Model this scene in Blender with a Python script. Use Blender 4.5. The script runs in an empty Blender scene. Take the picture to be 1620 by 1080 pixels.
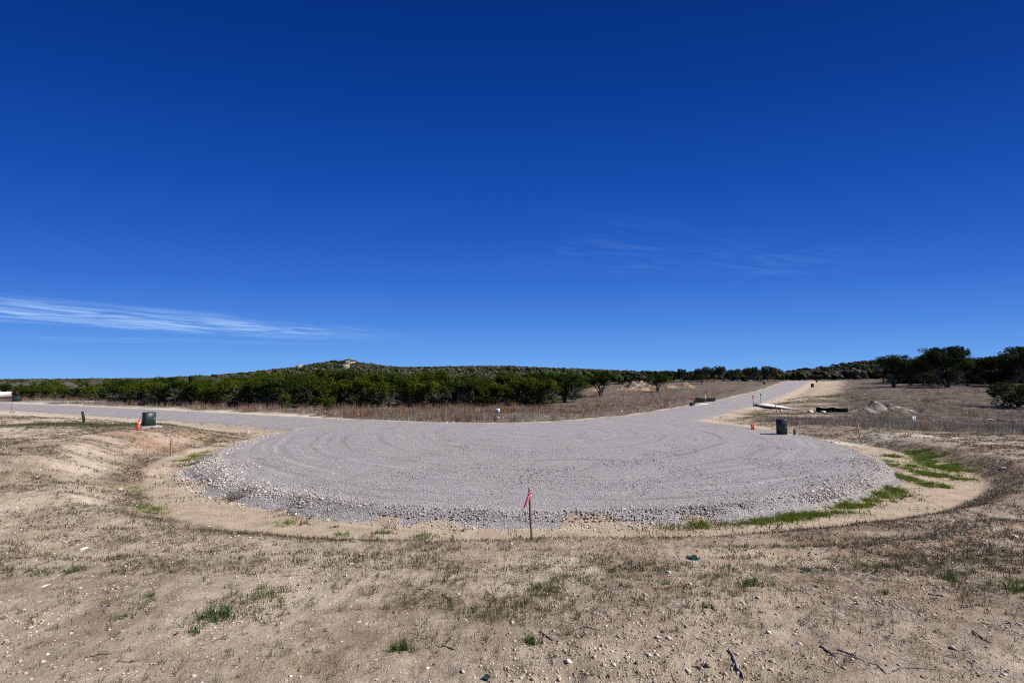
import bpy, math, random
import numpy as np
from mathutils import Vector, Matrix

R = math.radians
sc = bpy.context.scene
col = sc.collection

# ------------------------------------------------------------------ camera
CAM = np.array([0.0, 0.0, 2.7]); F = 720.0; PITCH = math.atan(60 / 720)
cd = bpy.data.cameras.new('camera'); cam = bpy.data.objects.new('camera', cd); col.objects.link(cam)
cd.sensor_width = 36; cd.lens = 16.0; cd.clip_start = 0.05; cd.clip_end = 12000
cam.location = CAM; cam.rotation_euler = (R(90) + PITCH, 0, 0)
sc.camera = cam

# ------------------------------------------------------------------ sky, sun, exposure
SUN_AZ, SUN_EL = R(100), R(44)          # to the right of the view, high
sundir = Vector((math.sin(SUN_AZ) * math.cos(SUN_EL), math.cos(SUN_AZ) * math.cos(SUN_EL), math.sin(SUN_EL)))
W = bpy.data.worlds.new('World'); sc.world = W; W.use_nodes = True
nt = W.node_tree; nt.nodes.clear()
def N(tree, t, **kw):
    n = tree.nodes.new(t)
    for k, v in kw.items(): setattr(n, k, v)
    return n
def L(tree, a, b): tree.links.new(a, b)
sky = N(nt, 'ShaderNodeTexSky', sky_type='NISHITA', sun_disc=False)
sky.sun_elevation = SUN_EL; sky.sun_rotation = SUN_AZ
sky.altitude = 2500; sky.air_density = 1.0; sky.dust_density = 0.0; sky.ozone_density = 4.0
SKY_STRENGTH = 0.1
EXPO = 0.6
tc = N(nt, 'ShaderNodeTexCoord'); sep = N(nt, 'ShaderNodeSeparateXYZ'); L(nt, tc.outputs['Generated'], sep.inputs[0])
def M(tree, op, a, b=None, c=None):
    n = N(tree, 'ShaderNodeMath', operation=op)
    for i, v in enumerate((a, b, c)):
        if v is None: continue
        if isinstance(v, (int, float)): n.inputs[i].default_value = v
        else: L(tree, v, n.inputs[i])
    return n.outputs[0]
def MR(tree, v, a, b, c=0.0, d=1.0, smooth=True):
    n = N(tree, 'ShaderNodeMapRange', interpolation_type='SMOOTHSTEP' if smooth else 'LINEAR')
    L(tree, v, n.inputs['Value'])
    for k, x in (('From Min', a), ('From Max', b), ('To Min', c), ('To Max', d)): n.inputs[k].default_value = x
    return n.outputs['Result']
# the deep polarised blue of the day: a ramp over the height above the horizon, tempered by the physical sky
tt = M(nt, 'DIVIDE', sep.outputs['Z'], M(nt, 'SQRT', M(nt, 'ADD', M(nt, 'MULTIPLY', M(nt, 'MULTIPLY', sep.outputs['X'], sep.outputs['X']), 0.3), M(nt, 'ADD', M(nt, 'MULTIPLY', sep.outputs['Y'], sep.outputs['Y']), M(nt, 'MULTIPLY', sep.outputs['Z'], sep.outputs['Z'])))))
rmp = N(nt, 'ShaderNodeValToRGB'); rmp.color_ramp.interpolation = 'B_SPLINE' if False else 'EASE'
def lin(c): return tuple((v / 255 / 12.92 if v < 10.3 else ((v / 255 + .055) / 1.055) ** 2.4) for v in c)
SKY = [(0.0, (118, 174, 240)), (.05, (99, 159, 234)), (.12, (74, 134, 222)), (.206, (50, 109, 207)), (.30, (32, 91, 190)), (.40, (17, 76, 173)), (.53, (4, 60, 149)), (.66, (0, 47, 126)), (1.0, (0, 36, 102))]
rmp.color_ramp.interpolation = 'LINEAR'
el = rmp.color_ramp.elements
while len(el) < len(SKY): el.new(.5)
for e, (p_, c_) in zip(sorted(el, key=lambda e: e.position), SKY): pass
for k, (p_, c_) in enumerate(SKY):
    el[k].position = p_; el[k].color = (*lin(c_), 1)
L(nt, tt, rmp.inputs[0])
skc = N(nt, 'ShaderNodeMix', data_type='RGBA', blend_type='MULTIPLY'); skc.inputs['Factor'].default_value = 1.0
gain = 1 / (SKY_STRENGTH * 2 ** EXPO); skc.inputs[7].default_value = (gain, gain, gain, 1); L(nt, rmp.outputs[0], skc.inputs[6])
mulc = N(nt, 'ShaderNodeMix', data_type='RGBA'); mulc.inputs['Factor'].default_value = 0.02
L(nt, skc.outputs[2], mulc.inputs[6]); L(nt, sky.outputs[0], mulc.inputs[7])
zc = M(nt, 'MAXIMUM', sep.outputs['Z'], 0.02)
cu = M(nt, 'DIVIDE', sep.outputs['X'], zc); cv = M(nt, 'DIVIDE', sep.outputs['Y'], zc)   # a thin cloud layer, one unit high
def cirrus(p0, p1, width, scale, seed, lo, hi, amount):
    dx, dy = p1[0] - p0[0], p1[1] - p0[1]; ln = math.hypot(dx, dy); ux, uy = dx / ln, dy / ln
    a = M(nt, 'ADD', M(nt, 'MULTIPLY', M(nt, 'SUBTRACT', cu, p0[0]), ux), M(nt, 'MULTIPLY', M(nt, 'SUBTRACT', cv, p0[1]), uy))
    b = M(nt, 'ADD', M(nt, 'MULTIPLY', M(nt, 'SUBTRACT', cu, p0[0]), -uy), M(nt, 'MULTIPLY', M(nt, 'SUBTRACT', cv, p0[1]), ux))
    cmb = N(nt, 'ShaderNodeCombineXYZ'); L(nt, M(nt, 'MULTIPLY', a, scale[0]), cmb.inputs[0]); L(nt, M(nt, 'MULTIPLY', b, scale[1]), cmb.inputs[1]); cmb.inputs[2].default_value = seed
    nz = N(nt, 'ShaderNodeTexNoise'); nz.inputs['Scale'].default_value = 1.0; nz.inputs['Detail'].default_value = 7; nz.inputs['Roughness'].default_value = 0.6
    nz.inputs['Distortion'].default_value = 1.1
    L(nt, cmb.outputs[0], nz.inputs['Vector'])
    body = MR(nt, nz.outputs[0], lo, hi)
    along = M(nt, 'MULTIPLY', MR(nt, a, -0.25 * ln, 0.15 * ln), MR(nt, a, 1.15 * ln, 0.5 * ln))
    across = MR(nt, M(nt, 'ABSOLUTE', b), width, width * 0.15)
    return M(nt, 'MULTIPLY', M(nt, 'MULTIPLY', M(nt, 'MULTIPLY', body, along), across), amount)
c1 = cirrus((-9.0, 4.9), (-3.4, 11.0), 2.5, (0.8, 1.5), 3.1, 0.33, 0.74, 0.70)
c2 = cirrus((0.5, 3.5), (3.3, 4.3), 1.0, (1.3, 5.0), 8.4, 0.42, 0.85, 0.09)
c3 = cirrus((-12.5, 11.0), (-4.0, 13.0), 1.3, (0.3, 1.6), 5.2, 0.4, 0.8, 0.22)
call = M(nt, 'MINIMUM', M(nt, 'ADD', M(nt, 'ADD', c1, c2), c3), 0.9)
mixc = N(nt, 'ShaderNodeMix', data_type='RGBA'); L(nt, call, mixc.inputs['Factor']); L(nt, mulc.outputs[2], mixc.inputs[6])
mixc.inputs[7].default_value = (3.5, 4.9, 7.0, 1)
bg = N(nt, 'ShaderNodeBackground'); bg.inputs['Strength'].default_value = SKY_STRENGTH
out = N(nt, 'ShaderNodeOutputWorld'); L(nt, mixc.outputs[2], bg.inputs['Color']); L(nt, bg.outputs[0], out.inputs[0])

ld = bpy.data.lights.new('sun', 'SUN'); lo_ = bpy.data.objects.new('sun', ld); col.objects.link(lo_)
ld.energy = 4.6; ld.angle = R(0.53); ld.color = (1.0, 0.95, 0.88)
lo_.rotation_euler = (-sundir).to_track_quat('-Z', 'Y').to_euler(); lo_.location = (30, 20, 60)
vs = sc.view_settings; sc.display_settings.display_device = 'sRGB'
vs.view_transform = 'Standard'; vs.look = 'None'; vs.gamma = 1; vs.use_curve_mapping = False; vs.exposure = EXPO
sc.cycles.use_denoising = False; sc.cycles.filter_width = 1.1; sc.cycles.use_adaptive_sampling = False
sc.cycles.max_bounces = 5; sc.cycles.diffuse_bounces = 3; sc.cycles.transparent_max_bounces = 4
sc.cycles.caustics_reflective = False; sc.cycles.caustics_refractive = False

# ------------------------------------------------------------------ numeric helpers
def sm(a, b, x):
    t = np.clip((np.asarray(x, float) - a) / (b - a), 0, 1); return t * t * (3 - 2 * t)
def _hash(ix, iy, s):
    h = (ix.astype(np.int64) * 374761393 + iy.astype(np.int64) * 668265263 + s * 1274126177) & 0xFFFFFFFF
    h = ((h ^ (h >> 13)) * 1274126177) & 0xFFFFFFFF
    return ((h ^ (h >> 16)) & 0xFFFFFF) / float(0xFFFFFF)
def vnoise(x, y, s=0):
    x = np.asarray(x, float); y = np.asarray(y, float)
    ix = np.floor(x); iy = np.floor(y); fx = x - ix; fy = y - iy
    fx = fx * fx * fx * (fx * (6 * fx - 15) + 10); fy = fy * fy * fy * (fy * (6 * fy - 15) + 10)
    a = _hash(ix, iy, s); b = _hash(ix + 1, iy, s); c = _hash(ix, iy + 1, s); d = _hash(ix + 1, iy + 1, s)
    return (a * (1 - fx) + b * fx) * (1 - fy) + (c * (1 - fx) + d * fx) * fy
def fbm(x, y, s=0, o=4, g=0.5):
    t = 0; a = 1; n = 0
    for k in range(o):
        t = t + a * vnoise(x * 2 ** k + 17.3 * k, y * 2 ** k - 9.1 * k, s + k); n += a; a *= g
    return t / n                                    # 0..1, mean .5

def ray(px, py):
    dx, dy = (px - 810) / F, (540 - py) / F; c, s = math.cos(PITCH), math.sin(PITCH)
    return np.array([dx, c - dy * s, s + dy * c])
def at_dist(px, py, Y):
    d = ray(px, py); return CAM + d * (Y / d[1])
def tops(py, Y):                                    # height of a point seen at row py, Y metres ahead
    d = ray(810, py); return CAM[2] + d[2] / d[1] * Y
def xat(px, Y, py=605):
    d = ray(px, py); return d[0] / d[1] * Y

# ------------------------------------------------------------------ the lie of the land
CX, CY = 0.8, 22.0
PHK = np.array([-180, -115, -100, -75, -50, -32, 0, 22, 32, 55, 65, 80, 95, 115, 180.])
def tab(phi, v): return np.interp(phi, PHK, v)
RAD = [12.5, 12.5, 12.5, 12.45, 12.5, 12.5, 12.45, 12.5, 12.6, 12.9, 12.9, 13.0, 13.2, 13.2, 13.2]
WID = [.9, .9, 1.3, 2.05, 1.65, 1.8, .95, 1.3, 1.6, 2.35, 2.5, 1.9, 1.1, .9, .9]
BNK = [3, 3, 3.2, 3.4, 2.6, 1.5, .9, .9, 1.0, 1.3, 1.6, 2.0, 2.5, 3, 3]
APR = [.5, .5, .6, .9, 1.0, .7, .4, .45, .5, .7, .7, .5, .4, .4, .4]
def polar(x, y):
    dx, dy = x - CX, CY - y
    return np.hypot(dx, dy), np.degrees(np.arctan2(dx, dy))
def road_sdf(x, y):
    r, phi = polar(x, y)
    disc = r - tab(phi, RAD)
    # left road
    lx, ly = x + 9.8, y - 27.3; al = lx * -.902 + ly * .431; ac = lx * .431 + ly * .902
    left = np.maximum(np.abs(ac) - 2.85, -al - 4)
    left = np.maximum(left, al - 130)
    rx, ry = x - 11.4, y - 33.4; bl = rx * .592 + ry * .806; bc = rx * .806 - ry * .592
    right = np.maximum(np.abs(bc) - 2.6, -bl - 6); right = np.maximum(right, bl - 150)
    # a second track joining from the left road
    tx, ty = x + 64, y - 58.5; tl = tx * .995 + ty * .1; tcx = -tx * .1 + ty * .995
    track = np.maximum(np.abs(tcx) - 1.6 - 0.5 * sm(8, 16, tl), np.maximum(-tl - 60, tl - 17))
    m = np.minimum(disc, np.minimum(left, right))
    k = 1.2
    def smin(a, b):
        h = np.clip(.5 + .5 * (b - a) / k, 0, 1); return b * (1 - h) + a * h - k * h * (1 - h)
    m = smin(smin(disc, left), right)
    Yl = 29.8 - .478 * (x + 8.6); Yr = 35.0 + 1.361 * (x - 9.2)
    Fe = 6 * np.logaddexp(Yl / 6, Yr / 6)
    slope = np.where(Yl > Yr, .9, .6)
    m = np.maximum(m, (y - Fe) * slope)
    return np.minimum(m, track)
QK = np.array([-1.2, -.75, -.37, 0, .2, .35, .6, .8, 1.1])
YK = np.array([0, 30, 45, 65, 85, 120, 180, 260, 400, 600, 1200, 3000.])
TB = np.array([
 [.6, .3, 0, -.4, -1, -1.4, -1.6, -1.6, -1.2, -.5, 0, 0],
 [.5, .2, 0, -.2, -.4, -.6, -.6, -.5, 0, 1, 1, 0],
 [.4, .1, 0, .1, .2, .4, 1, 2, 4, 5, 3, 0],
 [.4, 0, .05, .2, .4, .8, 2, 4, 7.5, 8, 4, 0],
 [.4, 0, .1, .6, .9, 1.7, 2.5, 4, 6.5, 7, 4, 0],
 [.3, 0, .05, .3, .7, 1.8, 2.4, 3.2, 5, 5, 3, 0],
 [.2, 0, .05, .2, .6, 2.1, 1.7, 2, 3, 5, 3, 0],
 [.1, .1, .4, 1.2, 1.6, 2.2, 2.4, 2.4, 4, 5, 3, 0],
 [.1, .1, .5, 1.4, 1.7, 2.3, 2.5, 2.5, 3, 4, 3, 0]])
def base_land(x, y):
    Y = np.clip(y, 5, 2999); q = np.clip(x / Y, -1.19, 1.09)
    qi = np.clip(np.searchsorted(QK, q) - 1, 0, len(QK) - 2); yi = np.clip(np.searchsorted(YK, Y) - 1, 0, len(YK) - 2)
    tq = (q - QK[qi]) / (QK[qi + 1] - QK[qi]); ty = (Y - YK[yi]) / (YK[yi + 1] - YK[yi])
    z = (TB[qi, yi] * (1 - tq) + TB[qi + 1, yi] * tq) * (1 - ty) + (TB[qi, yi + 1] * (1 - tq) + TB[qi + 1, yi + 1] * tq) * ty
    ax = (x + 176); sx = np.where(ax < 0, 62, 48)
    z = z + 8.8 * np.exp(-(ax / sx) ** 2 - ((y - 480) / 130) ** 2) + 3.6 * np.exp(-((x + 181) / 27) ** 2 - ((y - 472) / 40) ** 2) - 2.6 * np.exp(-((x + 168) / 11) ** 2 - ((y - 452) / 13) ** 2)
    z = z + 6 * np.exp(-((x + 60) / 130) ** 2 - ((y - 480) / 130) ** 2)
    z = z + 15 * np.exp(-((x - 372) / 70) ** 2 - ((y - 450) / 120) ** 2)
    return z
def road_z(x, y):
    rt = np.interp(y, [0, 50, 65, 85, 100, 118, 128, 150, 200], [0, 0, .15, .6, 1.2, 2.05, 2.3, 2.2, 1.0])
    lf = np.interp(-x, [0, 40, 62, 100, 140], [0, 0, -.15, -.7, -1.2])
    return np.where(x > 0, rt, lf)
SCARP = None
def height(x, y, detail=True):
    x = np.asarray(x, float); y = np.asarray(y, float)
    d = road_sdf(x, y); r, phi = polar(x, y)
    P = .1 + np.clip(7.4 - y, 0, 12) * .09 + .4 * sm(-6, -13, x) + .1 * sm(7, 14, x)
    land = base_land(x, y); t = sm(20, 32, y)
    land = P * (1 - t) + land * t
    A = sm(-118, -98, phi) * sm(112, 92, phi)
    aw = tab(phi, APR); w = tab(phi, WID); bw = tab(phi, BNK)
    zd = -.22 * sm(0, 1, d / aw) + (land + .22) * sm(0, 1, (d - w) / bw)
    rz = road_z(x, y)
    zn = rz + (land - rz) * sm(.2, 4, d) - .10 * np.exp(-((d - 1.6) / .8) ** 2)
    z = zn * (1 - A) + zd * A
    z = np.where(d < 0, rz, z)
    if detail:
        away = sm(0, .6, d); dist = np.hypot(x, y)
        lump = (fbm(x * .35, y * .35, 3) - .5) * .22 * sm(1.0, 3.5, d) * (1 - A * sm(1.5, 0, d - w))
        near = sm(26, 10, dist)
        rough = (fbm(x * 3.1, y * 3.1, 11) - .5) * .055 + near * (fbm(x * 12, y * 12, 21, 3) - .5) * .028
        floor_ = A * sm(w + .3, w - .1, d) * sm(aw * .6, aw, d)
        z = z + (lump + rough * (1 - .75 * floor_)) * away
        # an eroded wheel rut across the right of the foreground
        s = y - np.interp(x, [1.2, 3.0, 5.0, 6.8, 8.4], [6.75, 6.85, 6.9, 7.35, 8.0])
        z = z + .075 * sm(-.05, .02, s) * sm(.55, .1, s) * sm(1.0, 2.8, x) * sm(9.6, 8.2, x) * (.5 + fbm(x * 3, y * 3, 33))
        # dried rills on the left slope
        z = z - .11 * sm(.56, .74, fbm(x * .5 + y * .25, y * 1.6 - x * .5, 44)) * sm(-5, -8, x) * sm(28, 22, y) * away
        z = z + (fbm(x * .06, y * .06, 5) - .5) * .9 * sm(40, 80, y) * sm(4, 14, d)
    return z
def ground_at(px, py):
    d = ray(px, py); t = np.concatenate([np.linspace(1, 60, 6000), np.linspace(60, 900, 6000)])
    p = CAM[None] + d[None] * t[:, None]
    below = p[:, 2] < height(p[:, 0], p[:, 1])
    i = int(np.argmax(below)) if below.any() else len(t) - 1
    return np.array([p[i, 0], p[i, 1], float(height(p[i, 0], p[i, 1]))])

# ------------------------------------------------------------------ mesh helpers
def make_mesh(name, V, Fs, tint=None, attrs=None, smooth=False):
    """V (n,3); Fs list of int arrays (k,3) or (k,4)"""
    me = bpy.data.meshes.new(name)
    V = np.asarray(V, np.float32); Fs = [np.asarray(f, np.int32) for f in (Fs if isinstance(Fs, list) else [Fs]) if len(f)]
    me.vertices.add(len(V)); me.vertices.foreach_set('co', V.ravel())
    nl = sum(f.size for f in Fs); npoly = sum(len(f) for f in Fs)
    me.loops.add(nl); me.loops.foreach_set('vertex_index', np.concatenate([f.ravel() for f in Fs]))
    sizes = np.concatenate([np.full(len(f), f.shape[1]) for f in Fs]); st = np.concatenate([[0], np.cumsum(sizes)[:-1]])
    me.polygons.add(npoly); me.polygons.foreach_set('loop_start', st.astype(np.int32))
    if smooth: me.polygons.foreach_set('use_smooth', np.ones(npoly, bool))
    if tint is not None:
        a = me.attributes.new('tint', 'FLOAT_COLOR', 'POINT')
        c = np.ones((len(V), 4), np.float32); c[:, :3] = tint; a.data.foreach_set('color', c.ravel())
    for k, v in (attrs or {}).items():
        a = me.attributes.new(k, 'FLOAT', 'POINT'); a.data.foreach_set('value', np.asarray(v, np.float32))
    me.update(calc_edges=True); me.validate()
    return me
def link(name, me, mat, parent=None):
    o = bpy.data.objects.new(name, me); col.objects.link(o)
    if mat is not None and not me.materials: me.materials.append(mat)
    if parent is not None: o.parent = parent
    return o
def tag(o, label=None, cat=None, group=None, kind=None):
    for k, v in (('label', label), ('category', cat), ('group', group), ('kind', kind)):
        if v: o[k] = v
    return o
def empty(name, loc, rz=0, label=None, cat=None, group=None):
    o = bpy.data.objects.new(name, None); col.objects.link(o); o.empty_display_size = .3
    o.location = tuple(float(v) for v in loc); o.rotation_euler = (0, 0, rz)
    return tag(o, label, cat, group)
class MB:
    def __init__(s): s.v = []; s.f3 = []; s.f4 = []; s.n = 0; s.c = []
    def add(s, V, f3=(), f4=(), c=None):
        V = np.asarray(V, float).reshape(-1, 3)
        if len(f3): s.f3.append(np.asarray(f3).reshape(-1, 3) + s.n)
        if len(f4): s.f4.append(np.asarray(f4).reshape(-1, 4) + s.n)
        s.v.append(V); s.n += len(V)
        s.c.append(np.broadcast_to(np.asarray(c if c is not None else (.5, .5, .5), float), (len(V), 3)))
    def box(s, c, size, rot=None, taper=1.0, bev=0.0):
        sx, sy, sz = (k / 2 for k in size); b = min(bev, sx * .45, sy * .45)
        if b > 0:
            ring = [(-sx + b, -sy), (sx - b, -sy), (sx, -sy + b), (sx, sy - b), (sx - b, sy), (-sx + b, sy), (-sx, sy - b), (-sx, -sy + b)]
        else: ring = [(-sx, -sy), (sx, -sy), (sx, sy), (-sx, sy)]
        ring = np.array(ring); k = len(ring)
        V = [np.column_stack([ring, np.full(k, -sz)]), np.column_stack([ring * taper, np.full(k, sz - b)])]
        if b > 0: V.append(np.column_stack([ring * taper * np.array([(sx - b) / sx, (sy - b) / sy]), np.full(k, sz)]))
        m = len(V); V = np.vstack(V)
        f4 = [(i + a * k, (i + 1) % k + a * k, (i + 1) % k + (a + 1) * k, i + (a + 1) * k) for a in range(m - 1) for i in range(k)]
        f3 = [(0, i + 1, i) for i in range(1, k - 1)] + [((m - 1) * k, (m - 1) * k + i, (m - 1) * k + i + 1) for i in range(1, k - 1)]
        if rot is not None: V = V @ np.array(rot.to_3x3() if hasattr(rot, 'to_3x3') else rot).T
        s.add(V + np.asarray(c, float), f3, f4); return s
    def tube(s, pts, rad, n=8, cap=True, c=None):
        pts = np.asarray(pts, float); rad = np.broadcast_to(np.asarray(rad, float), (len(pts),)); V = []
        for i, p in enumerate(pts):
            t = pts[min(i + 1, len(pts) - 1)] - pts[max(i - 1, 0)]; t = t / (np.linalg.norm(t) + 1e-9)
            a = np.array([1, 0, 0]) if abs(t[0]) < .8 else np.array([0, 1, 0])
            u = np.cross(t, a); u /= np.linalg.norm(u); w = np.cross(t, u)
            for k in range(n):
                an = 2 * math.pi * k / n; V.append(p + rad[i] * (math.cos(an) * u + math.sin(an) * w))
        f4 = [(i * n + k, i * n + (k + 1) % n, (i + 1) * n + (k + 1) % n, (i + 1) * n + k) for i in range(len(pts) - 1) for k in range(n)]
        f3 = []
        if cap:
            f3 = [(0, k + 1, k) for k in range(1, n - 1)]; b = (len(pts) - 1) * n
            f3 += [(b, b + k, b + k + 1) for k in range(1, n - 1)]
        s.add(V, f3, f4, c); return s
    def mesh(s, name, smooth=False, tint=False):
        Fs = []
        if s.f4: Fs.append(np.vstack(s.f4))
        if s.f3: Fs.append(np.vstack(s.f3))
        return make_mesh(name, np.vstack(s.v), Fs, tint=np.vstack(s.c) if tint else None, smooth=smooth)
    def build(s, name, mat, parent=None, smooth=False, tint=False): return link(name, s.mesh(name, smooth, tint), mat, parent)
def copy_thing(o, loc, rz=0, scale=1, label=None, group=None):
    c = o.copy(); col.objects.link(c); c.location = tuple(float(v) for v in loc); c.rotation_euler = (0, 0, rz)
    c.scale = (scale,) * 3 if np.isscalar(scale) else scale
    if label: c['label'] = label
    if group: c['group'] = group
    for ch in list(o.children):
        d = ch.copy(); col.objects.link(d); d.parent = c
        for g in list(ch.children):
            e = g.copy(); col.objects.link(e); e.parent = d
    return c

# ------------------------------------------------------------------ materials
def new_mat(name):
    m = bpy.data.materials.new(name); m.use_nodes = True; t = m.node_tree; b = t.nodes['Principled BSDF']
    b.inputs['Roughness'].default_value = .85; b.inputs['Specular IOR Level'].default_value = .2
    return m, t, b
def noise(t, vec, scale, detail=4, rough=.55, dist=0):
    n = N(t, 'ShaderNodeTexNoise'); n.inputs['Scale'].default_value = scale; n.inputs['Detail'].default_value = detail
    n.inputs['Roughness'].default_value = rough; n.inputs['Distortion'].default_value = dist
    if vec is not None: L(t, vec, n.inputs['Vector'])
    return n.outputs[0]
def mix(t, f, a, b, mode='MIX'):
    n = N(t, 'ShaderNodeMix', data_type='RGBA', blend_type=mode)
    for i, v in ((0, f), (6, a), (7, b)):
        if isinstance(v, (int, float)): n.inputs[i].default_value = v
        elif isinstance(v, tuple): n.inputs[i].default_value = (*v, 1)
        else: L(t, v, n.inputs[i])
    return n.outputs[2]
def attr(t, name, out='Fac'):
    n = N(t, 'ShaderNodeAttribute', attribute_name=name); return n.outputs[out]
def bump(t, b, h, strength, dist):
    n = N(t, 'ShaderNodeBump'); n.inputs['Strength'].default_value = strength; n.inputs['Distance'].default_value = dist
    L(t, h, n.inputs['Height']); L(t, n.outputs[0], b.inputs['Normal'])
def plain(name, colr, rough=.6, var=.15, scale=30, spec=.3, metal=0):
    m, t, b = new_mat(name); o = N(t, 'ShaderNodeTexCoord').outputs['Object']
    n = noise(t, o, scale, 5, .6)
    dark = tuple(c * (1 - var) for c in colr); lite = tuple(min(1, c * (1 + var)) for c in colr)
    L(t, mix(t, MR(t, n, .3, .7), dark, lite), b.inputs['Base Color'])
    b.inputs['Roughness'].default_value = rough; b.inputs['Specular IOR Level'].default_value = spec; b.inputs['Metallic'].default_value = metal
    bump(t, b, n, .15, .01)
    return m
def tinted(name, rough=.8, trans=0.0, spec=.15):
    m, t, b = new_mat(name); b.inputs['Roughness'].default_value = rough; b.inputs['Specular IOR Level'].default_value = spec
    c = attr(t, 'tint', 'Color'); L(t, c, b.inputs['Base Color'])
    if trans:
        tr = N(t, 'ShaderNodeBsdfTranslucent'); L(t, c, tr.inputs['Color'])
        mx = N(t, 'ShaderNodeMixShader'); mx.inputs[0].default_value = trans
        L(t, b.outputs[0], mx.inputs[1]); L(t, tr.outputs[0], mx.inputs[2]); L(t, mx.outputs[0], t.nodes['Material Output'].inputs[0])
    return m
MAT = dict(
    leaf=tinted('juniper_foliage', .85, .15, .04), grass=tinted('grass_blades', .7, .25), stone=tinted('limestone', .9),
    bark=plain('bark', (.10, .085, .07), .9, .35, 9), greywood=plain('weathered_branch', (.25, .235, .215), .9, .3, 20),
    wood=plain('stake_wood', (.36, .25, .15), .85, .3, 25), darkwood=plain('old_stake_wood', (.17, .125, .085), .9, .3, 25),
    green=plain('utility_green_paint', (.021, .036, .028), .45, .12, 6, .4), concrete=plain('concrete', (.50, .49, .47), .85, .12, 6),
    orange=plain('marker_orange', (.75, .085, .015), .5, .08, 10), pink=plain('flagging_pink', (.93, .22, .35), .5, .06, 20),
    white=plain('white_paint', (.78, .77, .74), .5, .05, 8), black=plain('black_plastic', (.014, .014, .016), .5, .3, 8),
    steel=plain('galvanised_steel', (.30, .31, .32), .5, .15, 12, .5, .4), blue=plain('sign_blue', (.04, .09, .36), .5, .05, 8),
    amber=plain('amber_reflector', (.75, .28, .02), .35, .05, 8), red=plain('red_reflector', (.55, .03, .02), .35, .05, 8),
    glass=plain('dark_glass', (.02, .025, .03), .1, .1, 3, .5), rubber=plain('tyre_rubber', (.02, .02, .02), .85, .2, 20),
    oldwall=plain('weathered_limestone', (.36, .315, .25), .9, .3, .6), padgrey=plain('dusty_grey_concrete', (.27, .27, .265), .9, .15, 6), roof=plain('roof_shingle', (.085, .075, .07), .85, .25, 2), housewall=plain('cream_limestone_wall', (.40, .35, .275), .85, .12, 1),
    rock=plain('pale_limestone', (.62, .57, .48), .9, .18, 8), tan=plain('tan_rock', (.50, .37, .22), .9, .2, 6),
    teal=plain('dark_green_plastic', (.015, .05, .045), .4, .2, 30), stick=plain('dead_twig', (.17, .145, .125), .9, .4, 60),
    palestick=plain('bleached_twig', (.42, .39, .35), .9, .25, 60), silt=plain('silt_fabric', (.012, .012, .013), .95, .3, 10, 0),
    bluepaint=plain('faded_blue_cap', (.16, .24, .36), .5, .1, 10), redwood=plain('red_painted_lath', (.45, .10, .07), .7, .2, 20))

# soil
gmat, t, b = new_mat('soil'); o = N(t, 'ShaderNodeTexCoord').outputs['Object']
b.inputs['Specular IOR Level'].default_value = .05
n1 = noise(t, o, .45, 6, .6); n2 = noise(t, o, 3.2, 6, .65); n3 = noise(t, o, 26, 5, .7); n4 = noise(t, o, 90, 3, .7)
soil = mix(t, MR(t, M(t, 'ADD', M(t, 'MULTIPLY', n1, .6), M(t, 'MULTIPLY', n2, .4)), .38, .62), (.29, .224, .16), (.53, .448, .34))
soil = mix(t, MR(t, n3, .47, .78, 0, .55), soil, (.22, .16, .11))
soil = mix(t, M(t, 'MULTIPLY', attr(t, 'red'), .75), soil, (.30, .155, .080))
vor = N(t, 'ShaderNodeTexVoronoi'); vor.inputs['Scale'].default_value = 34; vor.inputs['Randomness'].default_value = 1; L(t, o, vor.inputs['Vector'])
spk = M(t, 'MULTIPLY', MR(t, vor.outputs['Distance'], .26, .12), MR(t, M(t, 'ADD', n2, M(t, 'MULTIPLY', vor.outputs['Color'], .35)), .62, .74))
soil = mix(t, M(t, 'MULTIPLY', spk, .8), soil, (.66, .62, .55))
vor2 = N(t, 'ShaderNodeTexVoronoi'); vor2.inputs['Scale'].default_value = 95; L(t, o, vor2.inputs['Vector'])
soil = mix(t, MR(t, vor2.outputs['Color'], .72, .95, 0, .5), soil, (.60, .53, .44))
sand = mix(t, MR(t, M(t, 'ADD', M(t, 'MULTIPLY', n2, .6), M(t, 'MULTIPLY', n3, .4)), .35, .65), (.35, .272, .195), (.53, .43, .318))
c = mix(t, attr(t, 'sand'), soil, sand)
pale = mix(t, MR(t, n3, .3, .7), (.50, .44, .35), (.66, .60, .50))
c = mix(t, attr(t, 'pale'), c, pale)
fld = mix(t, MR(t, n2, .35, .65), (.10, .085, .068), (.215, .185, .148)); fld = mix(t, MR(t, n3, .55, .8, 0, .5), fld, (.34, .305, .255))
fld = mix(t, MR(t, n1, .5, .75, 0, .3), fld, (.17, .12, .085))
c = mix(t, attr(t, 'field'), c, fld)
c = mix(t, M(t, 'MULTIPLY', attr(t, 'moss'), MR(t, n3, .3, .6, .35, 1)), c, (.085, .09, .035))
c = mix(t, M(t, 'MULTIPLY', attr(t, 'litter'), MR(t, M(t, 'ADD', M(t, 'MULTIPLY', n3, .55), M(t, 'MULTIPLY', noise(t, o, 9, 5, .7), .45)), .42, .55, 0, 1)), c, (.085, .062, .045))
L(t, c, b.inputs['Base Color'])
hh = M(t, 'ADD', M(t, 'MULTIPLY', n3, .6), M(t, 'ADD', M(t, 'MULTIPLY', n4, .3), M(t, 'MULTIPLY', spk, .35)))
bump(t, b, hh, 1.0, .05)

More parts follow.
